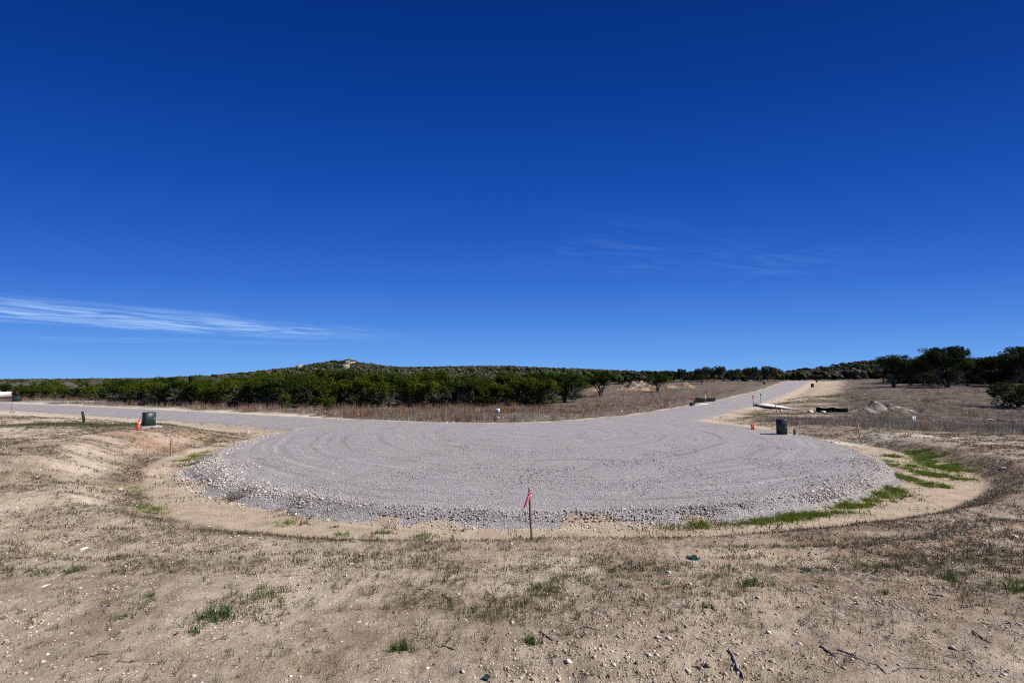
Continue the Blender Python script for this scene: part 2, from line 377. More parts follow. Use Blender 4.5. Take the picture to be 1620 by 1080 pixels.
# chip gravel of the road
rmat, t, b = new_mat('chip_gravel'); o = N(t, 'ShaderNodeTexCoord').outputs['Object']
b.inputs['Specular IOR Level'].default_value = .1
v1 = N(t, 'ShaderNodeTexVoronoi'); v1.inputs['Scale'].default_value = 42; L(t, o, v1.inputs['Vector'])
v2 = N(t, 'ShaderNodeTexVoronoi'); v2.inputs['Scale'].default_value = 17; L(t, o, v2.inputs['Vector'])
sepc = N(t, 'ShaderNodeSeparateColor'); L(t, v1.outputs['Color'], sepc.inputs[0])
g = mix(t, sepc.outputs[0], (.24, .222, .222), (.46, .432, .432))
g = mix(t, MR(t, sepc.outputs[1], .86, .97), g, (.58, .545, .53))
g = mix(t, MR(t, v1.outputs['Distance'], .40, .64, 0, .6), g, (.075, .07, .07))
# sweeping wheel tracks around the bulb
sx = N(t, 'ShaderNodeSeparateXYZ'); L(t, o, sx.inputs[0])
wob = noise(t, o, .18, 3, .5)
rr = M(t, 'SQRT', M(t, 'ADD', M(t, 'POWER', M(t, 'SUBTRACT', sx.outputs[0], CX + 1.0), 2), M(t, 'POWER', M(t, 'SUBTRACT', sx.outputs[1], CY + 1.5), 2)))
cb = N(t, 'ShaderNodeCombineXYZ'); L(t, M(t, 'ADD', M(t, 'MULTIPLY', rr, 3.1), M(t, 'MULTIPLY', wob, 4.0)), cb.inputs[0]); L(t, M(t, 'MULTIPLY', wob, 2), cb.inputs[1])
trk = noise(t, cb.outputs[0], 1.0, 4, .6)
big = noise(t, o, .8, 5, .6)
shade = M(t, 'ADD', M(t, 'MULTIPLY', trk, .72), M(t, 'MULTIPLY', big, .28))
g = mix(t, M(t, 'MULTIPLY', MR(t, trk, .48, .36, 0, .4), MR(t, noise(t, o, .35, 4, .6), .38, .58, .15, 1)), g, (.15, .14, .138))
g = mix(t, MR(t, shade, .47, .32, 0, .5), g, (.18, .168, .165))
g = mix(t, MR(t, shade, .53, .68, 0, .5), g, (.47, .445, .445))
L(t, g, b.inputs['Base Color'])
bump(t, b, M(t, 'SUBTRACT', M(t, 'ADD', M(t, 'MULTIPLY', v2.outputs['Distance'], -.3), M(t, 'MULTIPLY', trk, .6)), v1.outputs['Distance']), .8, .02)

# ------------------------------------------------------------------ ground sheet
th_in = np.radians(np.linspace(-62, 62, 640)); th_out = np.radians(np.linspace(62, 298, 60)[1:-1])
TH = np.concatenate([th_in, th_out]); nT = len(TH)
RR = [.6]
while RR[-1] < 40: RR.append(RR[-1] * (1.05 if RR[-1] < 2 else 1.0112))
while RR[-1] < 3000: RR.append(RR[-1] * (1.018 if RR[-1] < 160 else 1.05))
RR = np.array(RR); nR = len(RR)
gx = (RR[:, None] * np.sin(TH)[None]).ravel(); gy = (RR[:, None] * np.cos(TH)[None]).ravel()
gd = road_sdf(gx, gy)
gz = height(gx, gy) - .07 * sm(.05, -.35, gd)
GV = np.vstack([np.column_stack([gx, gy, gz]), [[0, 0, float(height(0., 0.))]]])
ii, jj = np.meshgrid(np.arange(nR - 1), np.arange(nT), indexing='ij'); j2 = (jj + 1) % nT
GF = np.column_stack([(ii * nT + jj).ravel(), (ii * nT + j2).ravel(), ((ii + 1) * nT + j2).ravel(), ((ii + 1) * nT + jj).ravel()])
cen = np.column_stack([np.full(nT, nR * nT), (np.arange(nT) + 1) % nT, np.arange(nT)])

def patch(x, y, cx, cy, rx, ry, ang=0):
    c, s = math.cos(ang), math.sin(ang); u = (x - cx) * c + (y - cy) * s; v = -(x - cx) * s + (y - cy) * c
    return np.exp(-(u / rx) ** 2 - (v / ry) ** 2)
def region(x, y):
    d = road_sdf(x, y); r, phi = polar(x, y); w = tab(phi, WID); aw = tab(phi, APR)
    A = sm(-118, -98, phi) * sm(112, 92, phi)
    nz = fbm(x * .8, y * .8, 61) - .5; nz2 = fbm(x * .25, y * .25, 66) - .5
    Yl = 29.8 - .478 * (x + 8.6); Yr = 35.0 + 1.361 * (x - 9.2); Fe = 6 * np.logaddexp(Yl / 6, Yr / 6)
    beyond = sm(.3 + .7 * (x < -14), 1.4 + 1.6 * (x < -14), (y - Fe) * .8 + nz * 2.0)
    floor_ = A * sm(w + .35 + nz * .5, w - .05, d) * sm(-.1, .1, d - aw * .3)
    nr = sm(27 - .9 * (x - 15) - 1.0, 27 - .9 * (x - 15) + 2.0, y + nz * 2) * sm(2.6, 4.2, d + nz * 3) * sm(12, 15, x) * np.where(y > 30, sm(5.5, 9, d + nz * 4), 1)
    field = np.maximum(beyond, nr)
    lfar = (x < -8) & (y < Fe)
    shoulder = (1 - A) * sm(2.2 + nz * 1.5, .8, d) + lfar * sm(7.5 + nz * 4, 4.5, d) * (1 - A) * .9
    shoulder = shoulder * (1 - sm(2.2, .6, (Fe - y) * .8) * (x > -12) * (x < 60))
    shoulder = np.clip(shoulder, 0, 1) * np.where(x > 8, .25 + .5 * sm(.45, .6, fbm(x * .9, y * .9, 68)), 1) * np.where(beyond > .3, sm(1.2 + nz, .2, d) * np.where(x > -14, .2, 1), 1)
    rshould = (x > 14) * sm(40, 60, y) * sm(9 + nz * 6, 4, d) * (1 - beyond)
    sand = np.clip(np.maximum(floor_, shoulder), 0, 1)
    return dict(d=d, phi=phi, A=A, w=w, aw=aw, field=field, sand=sand, floor=floor_, beyond=beyond, nr=nr, nz=nz, nz2=nz2, rshould=rshould)
X, Y_ = GV[:, 0], GV[:, 1]
g = region(X, Y_)
sand = np.maximum(g['sand'], g['rshould'] * .85); field = g['field'] * (1 - sand)
red = np.clip(patch(X, Y_, -14.2, 19.5, 3.0, 2.2) * .9 + .2 * sm(.56, .72, fbm(X * .3, Y_ * .3, 71)), 0, 1) * (1 - g['beyond'])
s_ = Y_ - np.interp(X, [1.2, 3.0, 5.0, 6.8, 8.4], [6.75, 6.85, 6.9, 7.35, 8.0])
red = np.maximum(red, sm(.07, .0, np.abs(s_)) * sm(1, 2.5, X) * sm(9.6, 8.4, X) * .7 * sm(.3, .6, fbm(X * 2, Y_ * 2, 34)))
pale = np.clip(patch(X, Y_, 17.0, 20.5, 4.0, 1.0, -.45) * 1.2 + .35 * sm(.55, .7, fbm(X * .22, Y_ * .4, 81)) * sm(-6, -9, X), 0, 1) * (1 - field)
pale = np.maximum(pale, (X < -8) * sm(0, 1.2, g['d']) * sm(7, 3, g['d']) * (1 - g['A']) * (1 - g['beyond']) * .8)
pale = np.maximum(pale, .7 * sm(.62, .75, fbm(X * .3, Y_ * .6, 83)) * g['field'])
bank = g['A'] * sm(g['w'] - .1, g['w'] + .15, g['d']) * sm(g['w'] + 1.5, g['w'] + .4, g['d'])
apr = g['A'] * sm(-.5, -.1, g['d']) * sm(g['aw'] + .1, g['aw'] - .1, g['d'])
lit = np.clip(.8 * apr * sm(.3, .6, fbm(X * 1.2, Y_ * 1.2, 92)) + bank * (.4 + 1.6 * fbm(X * 1.5, Y_ * 1.5, 91) - .4) + sm(.44, .56, .45 * fbm(X * .5, Y_ * .9, 95, 4) + .55 * fbm(X * 1.4 + Y_ * .3, Y_ * 3.4, 96, 5)) * .95 * sm(1, 3, g['d'] - g['w']) * np.where(X < 3, .15 + .75 * sm(7, 11, Y_), .45 + .4 * sm(4, 8, Y_)) + sm(5, 6.5, Y_) * sm(3.5, 7, X) * .50 * sm(.4, 1.2, g['d'] - g['w']) * sm(.3, .5, fbm(X * 1.3, Y_ * 1.3, 98, 5)), 0, 1) * (1 - sand)
moss = np.clip(sm(.5, .62, fbm(X * .35, Y_ * .6, 97)) * ((X > 12) & (Y_ > 26) & (Y_ < 62)) * sm(.5, 2, g['d']) * sm(11, 6, g['d']) * (1 - g['beyond']) * .9
               + g['beyond'] * sm(1.6, .7, g['d']) * sm(.1, .4, g['d']) * sm(-6, 4, X) * .8
               + patch(X, Y_, -21, 22.8, 5, .8) * .9, 0, 1)
gme = make_mesh('ground', GV, [GF, cen], attrs=dict(sand=sand, field=field, red=red, pale=pale, litter=lit, moss=moss), smooth=True)
tag(link('ground', gme, gmat), kind='structure')

# ------------------------------------------------------------------ gravel road (one sheet, feathering into the soil)
st = .22
xs = np.arange(-135, 108, st); ys = np.arange(8, 160, st)
gxx, gyy = np.meshgrid(xs, ys, indexing='ij'); dd = road_sdf(gxx, gyy)
_, phg = polar(gxx, gyy); Ag = sm(-112, -95, phg) * sm(100, 85, phg); dd = dd - Ag * tab(phg, APR) * .85
keep = dd < .45
idx = np.full(gxx.shape, -1); 
q = keep[:-1, :-1] & keep[1:, :-1] & keep[1:, 1:] & keep[:-1, 1:]
used = np.zeros_like(keep); used[:-1, :-1] |= q; used[1:, :-1] |= q; used[1:, 1:] |= q; used[:-1, 1:] |= q
idx[used] = np.arange(used.sum())
rx_, ry_, rd_ = gxx[used], gyy[used], dd[used]
edge = (fbm(rx_ * 1.3, ry_ * 1.3, 101) - .5) * .9
crown_ = (fbm(rx_ * .6, ry_ * .6, 103) - .5) * .05
rz_ = height(rx_, ry_) + .035 * sm(.15, -.35, rd_ + edge) + crown_ * sm(0, -1.5, rd_) - .09 * sm(-.1, .4, rd_ + edge)
QF = np.column_stack([idx[:-1, :-1][q], idx[1:, :-1][q], idx[1:, 1:][q], idx[:-1, 1:][q]])
tag(link('gravel_road', make_mesh('gravel_road', np.column_stack([rx_, ry_, rz_]), QF, smooth=True), rmat), kind='structure')

# ------------------------------------------------------------------ stones and chips
rng = np.random.default_rng(7)
PH = (1 + 5 ** .5) / 2
ICO = np.array([(-1, PH, 0), (1, PH, 0), (-1, -PH, 0), (1, -PH, 0), (0, -1, PH), (0, 1, PH), (0, -1, -PH), (0, 1, -PH), (PH, 0, -1), (PH, 0, 1), (-PH, 0, -1), (-PH, 0, 1)]) / math.hypot(1, PH)
ICOF = np.array([(0, 11, 5), (0, 5, 1), (0, 1, 7), (0, 7, 10), (0, 10, 11), (1, 5, 9), (5, 11, 4), (11, 10, 2), (10, 7, 6), (7, 1, 8), (3, 9, 4), (3, 4, 2), (3, 2, 6), (3, 6, 8), (3, 8, 9), (4, 9, 5), (2, 4, 11), (6, 2, 10), (8, 6, 7), (9, 8, 1)])
OCT = np.array([(1, 0, 0), (-1, 0, 0), (0, 1, 0), (0, -1, 0), (0, 0, 1), (0, 0, -1.)]); OCTF = np.array([(0, 2, 4), (2, 1, 4), (1, 3, 4), (3, 0, 4), (2, 0, 5), (1, 2, 5), (3, 1, 5), (0, 3, 5)])
def scatter(proto, faces, P, S, tint, jit=.3, flat=.65):
    n = len(P); k = len(proto)
    V = proto[None] * (1 + rng.uniform(-jit, jit, (n, k, 1))) + rng.uniform(-.12, .12, (n, k, 3))
    V = V * (S[:, None, None] * np.stack([rng.uniform(.75, 1.3, n), rng.uniform(.7, 1.0, n), rng.uniform(flat * .7, flat * 1.2, n)], 1)[:, None, :])
    a = rng.uniform(0, 2 * math.pi, n); tl = rng.normal(0, .35, n)
    ca, sa, ct, st_ = np.cos(a)[:, None], np.sin(a)[:, None], np.cos(tl)[:, None], np.sin(tl)[:, None]
    x, y, z = V[..., 0], V[..., 1], V[..., 2]
    y, z = y * ct - z * st_, y * st_ + z * ct
    V = np.stack([x * ca - y * sa, x * sa + y * ca, z], -1) + P[:, None, :]
    Fc = faces[None] + (np.arange(n) * k)[:, None, None]
    return V.reshape(-1, 3), Fc.reshape(-1, 3), np.repeat(tint, k, 0)
def pick(colours, w, n, var=.15):
    c = np.array(colours)[rng.choice(len(colours), n, p=np.array(w) / sum(w))]
    return c * rng.uniform(1 - var, 1 + var, (n, 1))
STC = [(.50, .455, .395), (.42, .365, .30), (.33, .285, .245), (.40, .29, .21), (.60, .565, .52), (.20, .185, .175), (.40, .38, .375)]; STW = [3.2, 3, 2.4, .7, 1.1, 1.8, 2.5]
def rand_polar(n, f0, f1):
    ph = rng.uniform(f0, f1, n); return ph
# apron of broken limestone round the bulb
n = 80000
ph = rng.uniform(-112, 100, n); aw = tab(ph, APR); u = rng.uniform(-1.3, 1.1, n)
amt = np.interp(ph, [-112, -95, -70, -50, -30, -12, 0, 15, 30, 55, 75, 100], [.1, .25, .65, .9, .85, .66, .58, .58, .7, .62, .3, .1])
rad = tab(ph, RAD) + u * aw * np.where(u < 0, .9 + .9 * (amt - .6), 1)
px_, py_ = CX + rad * np.sin(np.radians(ph)), CY - rad * np.cos(np.radians(ph))
keep = (rng.uniform(0, 1, n) < amt * np.where(u < 0, np.clip(1 + u / 1.3, 0, 1), 1) ** 1.8 * (.5 + .6 * sm(.38, .62, fbm(px_ * .9, py_ * .9, 111)))) & (road_sdf(px_, py_) > -2.2)
px_, py_ = px_[keep], py_[keep]; m = len(px_)
S = (rng.gamma(2.4, .0050, m) + .006) * (1 - .28 * sm(45, 15, np.abs(ph[keep])))
V, Fc, T = scatter(ICO, ICOF, np.column_stack([px_, py_, height(px_, py_) + S * .15 + .028 * (road_sdf(px_, py_) < tab(ph[keep], APR) * .6)]), S, pick(STC, STW, m), jit=.42, flat=.6)
tag(link('stone_apron', make_mesh('stone_apron', V, Fc, tint=T), MAT['stone']), 'loose broken limestone heaped round the rim of the gravel bulb', 'stones', kind='stuff')
n = 3000
ph = rng.uniform(-108, 98, n); u = rng.beta(1.1, 2.6, n); wv_ = tab(ph, WID); av_ = tab(ph, APR); rad = tab(ph, RAD) + av_ + u * (wv_ - av_ + .3)
px_, py_ = CX + rad * np.sin(np.radians(ph)), CY - rad * np.cos(np.radians(ph)); S = rng.gamma(1.7, .0045, n) + .004
V, Fc, T = scatter(OCT, OCTF, np.column_stack([px_, py_, height(px_, py_) + S * .15]), S, pick(STC, STW, n))
tag(link('washed_stones', make_mesh('washed_stones', V, Fc, tint=T), MAT['stone']), 'small stones washed out onto the sandy ditch floor', 'stones', kind='stuff')
# loose chips on the gravel
n = 34000
ph = rng.uniform(-85, 85, n); rad = 13 * np.sqrt(rng.uniform(0, 1, n))
cx_, cy_ = CX + rad * np.sin(np.radians(ph)), CY - rad * np.cos(np.radians(ph))
ok = (road_sdf(cx_, cy_) < .1) & (rng.uniform(0, 1, n) < np.clip(1.9 - cy_ / 14, .25, 1)); cx_, cy_ = cx_[ok], cy_[ok]; m = len(cx_)
S = rng.gamma(4, .0028, m) + .004
V, Fc, T = scatter(OCT, OCTF, np.column_stack([cx_, cy_, height(cx_, cy_) + .03 + S * .2]), S, pick([(.36, .336, .334), (.28, .262, .26), (.43, .405, .40), (.13, .122, .12)], [4, 3, 1.2, 1.6], m))
tag(link('gravel_chips', make_mesh('gravel_chips', V, Fc, tint=T), MAT['stone']), 'loose grey stone chips lying on the gravel bulb', 'gravel', kind='stuff')
# pebbles over the foreground soil
n = 75000
yy = 1.6 + 12 * rng.uniform(0, 1, n) ** 1.3; xx = rng.uniform(-1.35, 1.35, n) * (yy + 1.0)
dpx = road_sdf(xx, yy); rgp = region(xx, yy)
ok = (dpx > rgp['w'] + .25) & (rng.uniform(0, 1, n) < .10 + .9 * sm(.42, .66, fbm(xx * 1.1, yy * 1.1, 121)))
xx, yy = xx[ok], yy[ok]; m = len(xx); S = rng.gamma(1.6, .0018, m) + .0018
V, Fc, T = scatter(OCT, OCTF, np.column_stack([xx, yy, height(xx, yy) + S * .25]), S, pick([(.70, .67, .61), (.55, .47, .37), (.40, .30, .21), (.60, .42, .24), (.12, .095, .075), (.30, .21, .14)], [2, 3, 2, .3, 1.8, 1.8], m))
tag(link('pebbles', make_mesh('pebbles', V, Fc, tint=T), MAT['stone']), 'small pale pebbles strewn over the bare foreground soil', 'pebbles', kind='stuff')
n = 120000
yy = 2.0 + 24 * rng.uniform(0, 1, n) ** 1.5; xx = rng.uniform(-1.3, 1.3, n) * (yy + .5); rgp = region(xx, yy)
ok = (rgp['d'] > rgp['w'] + .1) & (rgp['beyond'] < .2) & (rng.uniform(0, 1, n) < .08 + .75 * sm(.40, .62, fbm(xx * .8, yy * .8, 124)))
xx, yy = xx[ok], yy[ok]; m = len(xx); S = rng.gamma(2.0, .0032, m) + .003 + .0004 * yy
V, Fc, T = scatter(OCT, OCTF, np.column_stack([xx, yy, height(xx, yy) + S * .1]), S, pick([(.45, .375, .285), (.35, .275, .20), (.53, .47, .38), (.22, .165, .118), (.66, .62, .55)], [3, 3, 1.6, 1.8, .5], m))
tag(link('soil_crumbs', make_mesh('soil_crumbs', V, Fc, tint=T), MAT['stone']), 'crumbly chalky soil clods and limestone grit over the bare ground', 'soil crumbs', kind='stuff')
# dirt clods and stones in the fields
n = 5000
yy = rng.uniform(24, 90, n); xx = rng.uniform(-1.2, 1.2, n) * yy; rg = region(xx, yy)
ok = (rg['field'] > .5) & (rng.uniform(0, 1, n) < .5) | ((rg['d'] > .2) & (rg['d'] < 5) & (xx > 8) & (rng.uniform(0, 1, n) < .8)) | ((rg['d'] > .2) & (rg['d'] < 4) & (xx < -8) & (rng.uniform(0, 1, n) < .6) & (rg['beyond'] < .5))
xx, yy = xx[ok], yy[ok]; m = len(xx); S = rng.gamma(1.8, .022, m) + .015
V, Fc, T = scatter(ICO, ICOF, np.column_stack([xx, yy, height(xx, yy) + S * .1]), S, pick(STC, [3, 3, 2, 1, .3, 1.5, 1], m), flat=.5)
tag(link('field_stones', make_mesh('field_stones', V, Fc, tint=T), MAT['stone']), 'scattered limestone bits in the dry fields and road shoulders', 'stones', kind='stuff')

# ------------------------------------------------------------------ grasses
def blades(P, h, lean, nb, width, colours, w, spread, segs=2, wind=(0, 0), var=.25, perclump=True):
    """P (n,3) tuft feet, h (n,) heights"""
    n = len(P); K = n * nb
    base = np.repeat(P, nb, 0) + np.column_stack([rng.normal(0, 1, (K, 2)) * np.repeat(np.broadcast_to(spread, (n,)), nb)[:, None], np.zeros(K)])
    hh = np.repeat(h, nb) * rng.uniform(.45, 1.15, K); a = rng.uniform(0, 2 * math.pi, K); le = np.abs(rng.uniform(-.2, 1.7, K)) * lean
    dx, dy = np.cos(a) * le + wind[0], np.sin(a) * le + wind[1]
    wv = np.repeat(np.broadcast_to(width, (n,)), nb) * rng.uniform(.7, 1.3, K); b2 = rng.uniform(0, 2 * math.pi, K); wx, wy = np.cos(b2) * wv, np.sin(b2) * wv
    tcol = np.repeat(pick(colours, w, n, var), nb, 0) if perclump else pick(colours, w, K, var)
    tcol = tcol * rng.uniform(.8, 1.2, (K, 1))
    p0 = base - np.column_stack([wx, wy, np.full(K, .01)]); p1 = base + np.column_stack([wx, wy, np.full(K, -.01)])
    tip = base + np.column_stack([dx * hh, dy * hh, hh * np.sqrt(np.clip(1 - .55 * (dx * dx + dy * dy), .06, 1))])
    if segs == 1:
        V = np.stack([p0, p1, tip], 1); Fc = np.arange(3)[None] + (np.arange(K) * 3)[:, None]
        return V.reshape(-1, 3), [Fc], np.repeat(tcol, 3, 0)
    mid = base + np.column_stack([dx * hh * .40, dy * hh * .40, hh * .58 * np.sqrt(np.clip(1 - .25 * (dx * dx + dy * dy), .2, 1))]); mw = np.column_stack([wx, wy, np.zeros(K)]) * .75
    V = np.stack([p0, p1, mid + mw, mid - mw, tip], 1); o5 = (np.arange(K) * 5)[:, None]
    return V.reshape(-1, 3), [np.array([[0, 1, 2, 3]]) + o5, np.array([[3, 2, 4]]) + o5], np.repeat(tcol, 5, 0)
def grass_obj(name, parts, label, cat):
    VV, F3, F4, TT, k = [], [], [], [], 0
    for V, Fs, T in parts:
        for f in Fs: (F3 if f.shape[1] == 3 else F4).append(f + k)
        VV.append(V); TT.append(T); k += len(V)
    Fs = ([np.vstack(F4)] if F4 else []) + ([np.vstack(F3)] if F3 else [])
    return tag(link(name, make_mesh(name, np.vstack(VV), Fs, tint=np.vstack(TT)), MAT['grass']), label, cat, kind='stuff')
GREEN = [(.078, .118, .026), (.105, .138, .036), (.058, .085, .024)]
OLIVE = [(.105, .105, .045), (.14, .12, .06), (.075, .080, .030)]
DEAD = [(.135, .100, .068), (.20, .155, .11), (.085, .066, .048)]
def G(px, py): return ground_at(px, py)
# foreground: sprigs, thick in patches
FP = [(880, 925, 2.1, .85, 1.2), (790, 905, 1.2, .5, .9), (1010, 945, 1.2, .5, .9), (760, 955, 1.4, .5, 1.0), (960, 905, 1.4, .5, 1.0), (340, 972, .7, .3, .9), (450, 945, 1.5, .5, 1.0), (600, 960, 1.2, .4, .7), (1130, 920, 1.5, .7, .7), (1390, 890, 1.8, .6, .8),
      (1590, 920, 1.6, .8, 1.0), (1520, 905, 1.2, .5, .7), (110, 895, 1.4, .35, .8), (1230, 980, .8, .5, .35), (690, 1000, .6, .3, .5), (560, 930, 1.4, .6, .5), (1240, 880, 2.0, .5, .6), (700, 905, 1.0, .4, .6)]
FPW = [(*G(a, b_)[:2], rx, ry, s) for a, b_, rx, ry, s in FP]
def fg_density(x, y):
    dd_ = 0
    for cx, cy, rx, ry, s in FPW: dd_ = np.maximum(dd_, s * patch(x, y, cx, cy, rx, ry))
    return dd_
n = 150000
yy = 2.3 + 11 * rng.uniform(0, 1, n) ** 1.25; xx = rng.uniform(-1.35, 1.35, n) * (yy + .8)
rg = region(xx, yy); den = fg_density(xx, yy)
pr = (.034 + .62 * den * sm(.38, .62, fbm(xx * 2.6, yy * 2.6, 131)) + .05 * sm(.5, .7, fbm(xx * .9, yy * .9, 133))) * (rg['d'] > rg['w'] + .3)
ok = rng.uniform(0, 1, n) < pr * .8
xx, yy, den = xx[ok], yy[ok], den[ok]; P = np.column_stack([xx, yy, height(xx, yy)])
isg = rng.uniform(0, 1, len(xx)) < .10 + .42 * den
pa = blades(P[isg], rng.uniform(.035, .10, isg.sum()), .85, 8, .0024, GREEN + OLIVE, [2, 2, 1.5, 1, .6, 1], .018)
pb = blades(P[~isg], rng.uniform(.03, .085, (~isg).sum()), .95, 6, .0019, OLIVE + DEAD, [1.5, 1, 1, 2, 1.3, 2], .02)
grass_obj('sprouting_grass', [pa, pb], 'sparse green and brown grass sprigs sprouting from the bare foreground soil', 'grass')
n = 60000
yy = 2.6 + 10 * rng.uniform(0, 1, n) ** .8; xx = rng.uniform(-1.3, 1.3, n) * (yy + .6); rg = region(xx, yy)
ok = (rg['d'] > rg['w'] + .2) & (rng.uniform(0, 1, n) < .04 + .4 * sm(.44, .64, fbm(xx * .9, yy * .9, 171)) * sm(3.5, 5.5, yy))
xx, yy = xx[ok], yy[ok]; P = np.column_stack([xx, yy, height(xx, yy)])
grass_obj('dry_stubble', [blades(P, rng.uniform(.015, .05, len(P)), 1.0, 3, .0022 + .00018 * yy, DEAD + OLIVE[2:], [2, .8, 3, 1], .02, segs=1)], 'tiny dark dead stubble over the chalky foreground soil', 'stubble')
# short dark dead grass on the banks and the left slope
n = 240000
yy = rng.uniform(6, 29, n); xx = rng.uniform(-1.3, 1.3, n) * yy; rg = region(xx, yy)
strip = sm(.46, .56, .45 * fbm(xx * .5, yy * .9, 95, 4) + .55 * fbm(xx * 1.4 + yy * .3, yy * 3.4, 96, 5))
bankm = rg['A'] * sm(rg['w'] + .0, rg['w'] + .2, rg['d']) * sm(rg['w'] + 1.3, rg['w'] + .5, rg['d']) * sm(.30, .6, fbm(xx * .8, yy * .8, 91))
pr = np.clip(.75 * bankm + .55 * strip * sm(.3, 1.5, rg['d'] - rg['w']) + .34 * sm(3.5, 7, xx) * sm(.4, 1.2, rg['d'] - rg['w']) * sm(.35, .55, fbm(xx * 1.3, yy * 1.3, 98, 5)) + .01, 0, 1) * (rg['sand'] < .35) * (rg['field'] < .5) * (rg['d'] > .8)
ok = rng.uniform(0, 1, n) < pr * .62
xx, yy = xx[ok], yy[ok]; P = np.column_stack([xx, yy, height(xx, yy)])
ap = []
for a_, b_, k_, r_ in ((300, 735, 160, .22), (330, 722, 160, .25), (380, 783, 260, .22), (395, 778, 160, .2), (300, 765, 90, .3), (345, 742, 120, .25), (470, 802, 160, .3), (510, 808, 160, .35), (350, 690, 220, .6), (375, 688, 220, .6), (335, 697, 200, .5), (1110, 825, 160, .35), (1090, 829, 120, .25), (1150, 815, 160, .4), (1050, 828, 100, .3), (1400, 690, 120, .5)):
    c0 = G(a_, b_); ap.append(np.column_stack([c0[0] + rng.normal(0, r_, k_), c0[1] + rng.normal(0, r_ * .7, k_)]))
ap = np.vstack(ap); P = np.vstack([P, np.column_stack([ap, height(ap[:, 0], ap[:, 1])])]); yy = P[:, 1]
pc = blades(P, rng.uniform(.03, .09, len(P)), .8, 5, .0034 + .0003 * yy, DEAD + OLIVE, [2, 1.2, 2.2, 1, .8, .8], .035, segs=1)
grass_obj('dead_turf', [pc], 'short dead brown grass on the ditch banks and left slope', 'grass')
# lush green strip in the right hand ditch and along the rim, plus spots
LP = [(1412, 722, .4, .35), (1440, 716, .8, .35), (1470, 722, .8, .5), (1490, 735, .9, .5), (1510, 755, .7, .4), (1500, 742, .8, .5), (1430, 735, .3, .6), (1425, 755, .4, .5), (1410, 775, .45, .35), (1385, 787, .5, .3), (1355, 795, .55, .28), (1330, 802, .5, .22),
      (1300, 811, .55, .18), (1282, 813, .5, .16), (1265, 817, .6, .16), (1240, 821, .5, .14), (1218, 824, .5, .13), (1195, 828, .4, .10), (1395, 783, .5, .3), (1370, 793, .5, .25), (1343, 800, .5, .2), (1465, 750, .5, .4), (1480, 768, .6, .3), (1418, 738, .3, .5), (1452, 716, .8, .25), (1460, 728, .6, .4)]
pts = []
for a, b_, rx, ry in LP:
    if b_ < 730: rx, ry = rx * .55, ry * .7
    elif b_ < 780: rx *= .6
    else: ry *= .6
    c0 = G(a, b_); k = int(900 * rx * ry / .2)
    pts.append(np.column_stack([c0[0] + rng.normal(0, rx * .62, k), c0[1] + rng.normal(0, ry * .62, k)]))
for a, b_, k in [(290, 728, 160), (300, 724, 160), (315, 720, 120), (330, 715, 50), (322, 700, 90), (215, 774, 60), (238, 806, 70), (246, 811, 60), (1100, 833, 70), (1060, 835, 40), (1240, 824, 70), (455, 827, 30), (520, 822, 10), (1115, 830, 60), (1160, 829, 60)]:
    c0 = G(a, b_); pts.append(np.column_stack([c0[0] + rng.normal(0, .20, k), c0[1] + rng.normal(0, .16, k)]))
pts = np.vstack(pts); rimp = road_sdf(pts[:, 0], pts[:, 1]) < 1.6
pts = pts[((.04 * rimp) + .6 * fbm(pts[:, 0] * 1.7, pts[:, 1] * 2.6, 141) + .4 * fbm(pts[:, 0] * 7, pts[:, 1] * 7, 143) > .47)]; pts = pts[road_sdf(pts[:, 0], pts[:, 1]) > tab(polar(pts[:, 0], pts[:, 1])[1], APR) * .75]
P = np.column_stack([pts, height(pts[:, 0], pts[:, 1])])
pd = blades(P, rng.uniform(.04, .12, len(P)), .55, 6, .0055, [(.13, .20, .018), (.18, .24, .03), (.085, .14, .016), (.25, .24, .07)], [3, 2, 2, 1.4], .04, segs=1)
grass_obj('ditch_grass', [pd], 'bright green grass growing in the sandy ditch round the bulb', 'grass')
# green verge patches by the right road
n = 42000
yy = rng.uniform(25, 62, n); xx = rng.uniform(8, 45, n); rg = region(xx, yy)
mv = sm(.46, .58, fbm(xx * .35, yy * .6, 97)) * sm(.6, 1.6, rg['d']) * sm(12, 7, rg['d']) * (rg['beyond'] < .3)
n2_ = 20000; ye = rng.uniform(28, 60, n2_); xe = rng.uniform(-12, 40, n2_); re_ = region(xe, ye)
me_ = (re_['beyond'] > .1) * sm(.15, .4, re_['d']) * sm(1.5, .8, re_['d']) * sm(-10, 2, xe)
ok = rng.uniform(0, 1, n) < mv * .5; ok2 = rng.uniform(0, 1, n2_) < me_ * .8
yl = rng.normal(22.8, .45, 1500); xl = rng.normal(-21, 2.6, 1500)
xx = np.concatenate([xx[ok], xe[ok2], xl]); yy = np.concatenate([yy[ok], ye[ok2], yl])
P = np.column_stack([xx, yy, height(xx, yy)])
phf = rng.uniform(-95, 92, 900); rf = tab(phf, RAD) + tab(phf, APR) + rng.uniform(0, 1, 900) * (tab(phf, WID) - tab(phf, APR) + .2)
pf = np.column_stack([CX + rf * np.sin(np.radians(phf)), CY - rf * np.cos(np.radians(phf))]); pf = pf[fbm(pf[:, 0] * 1.3, pf[:, 1] * 1.3, 181) > .60]
P = np.vstack([P, np.column_stack([pf, height(pf[:, 0], pf[:, 1])])])
pe = blades(P, rng.uniform(.05, .14, len(P)), .7, 6, .009, [(.07, .095, .022), (.09, .10, .04), (.13, .11, .06), (.06, .10, .015)], [2, 2, 1.2, 1], .08, segs=1)
grass_obj('verge_grass', [pe], 'low olive green grass on the verges of the gravel roads', 'grass')
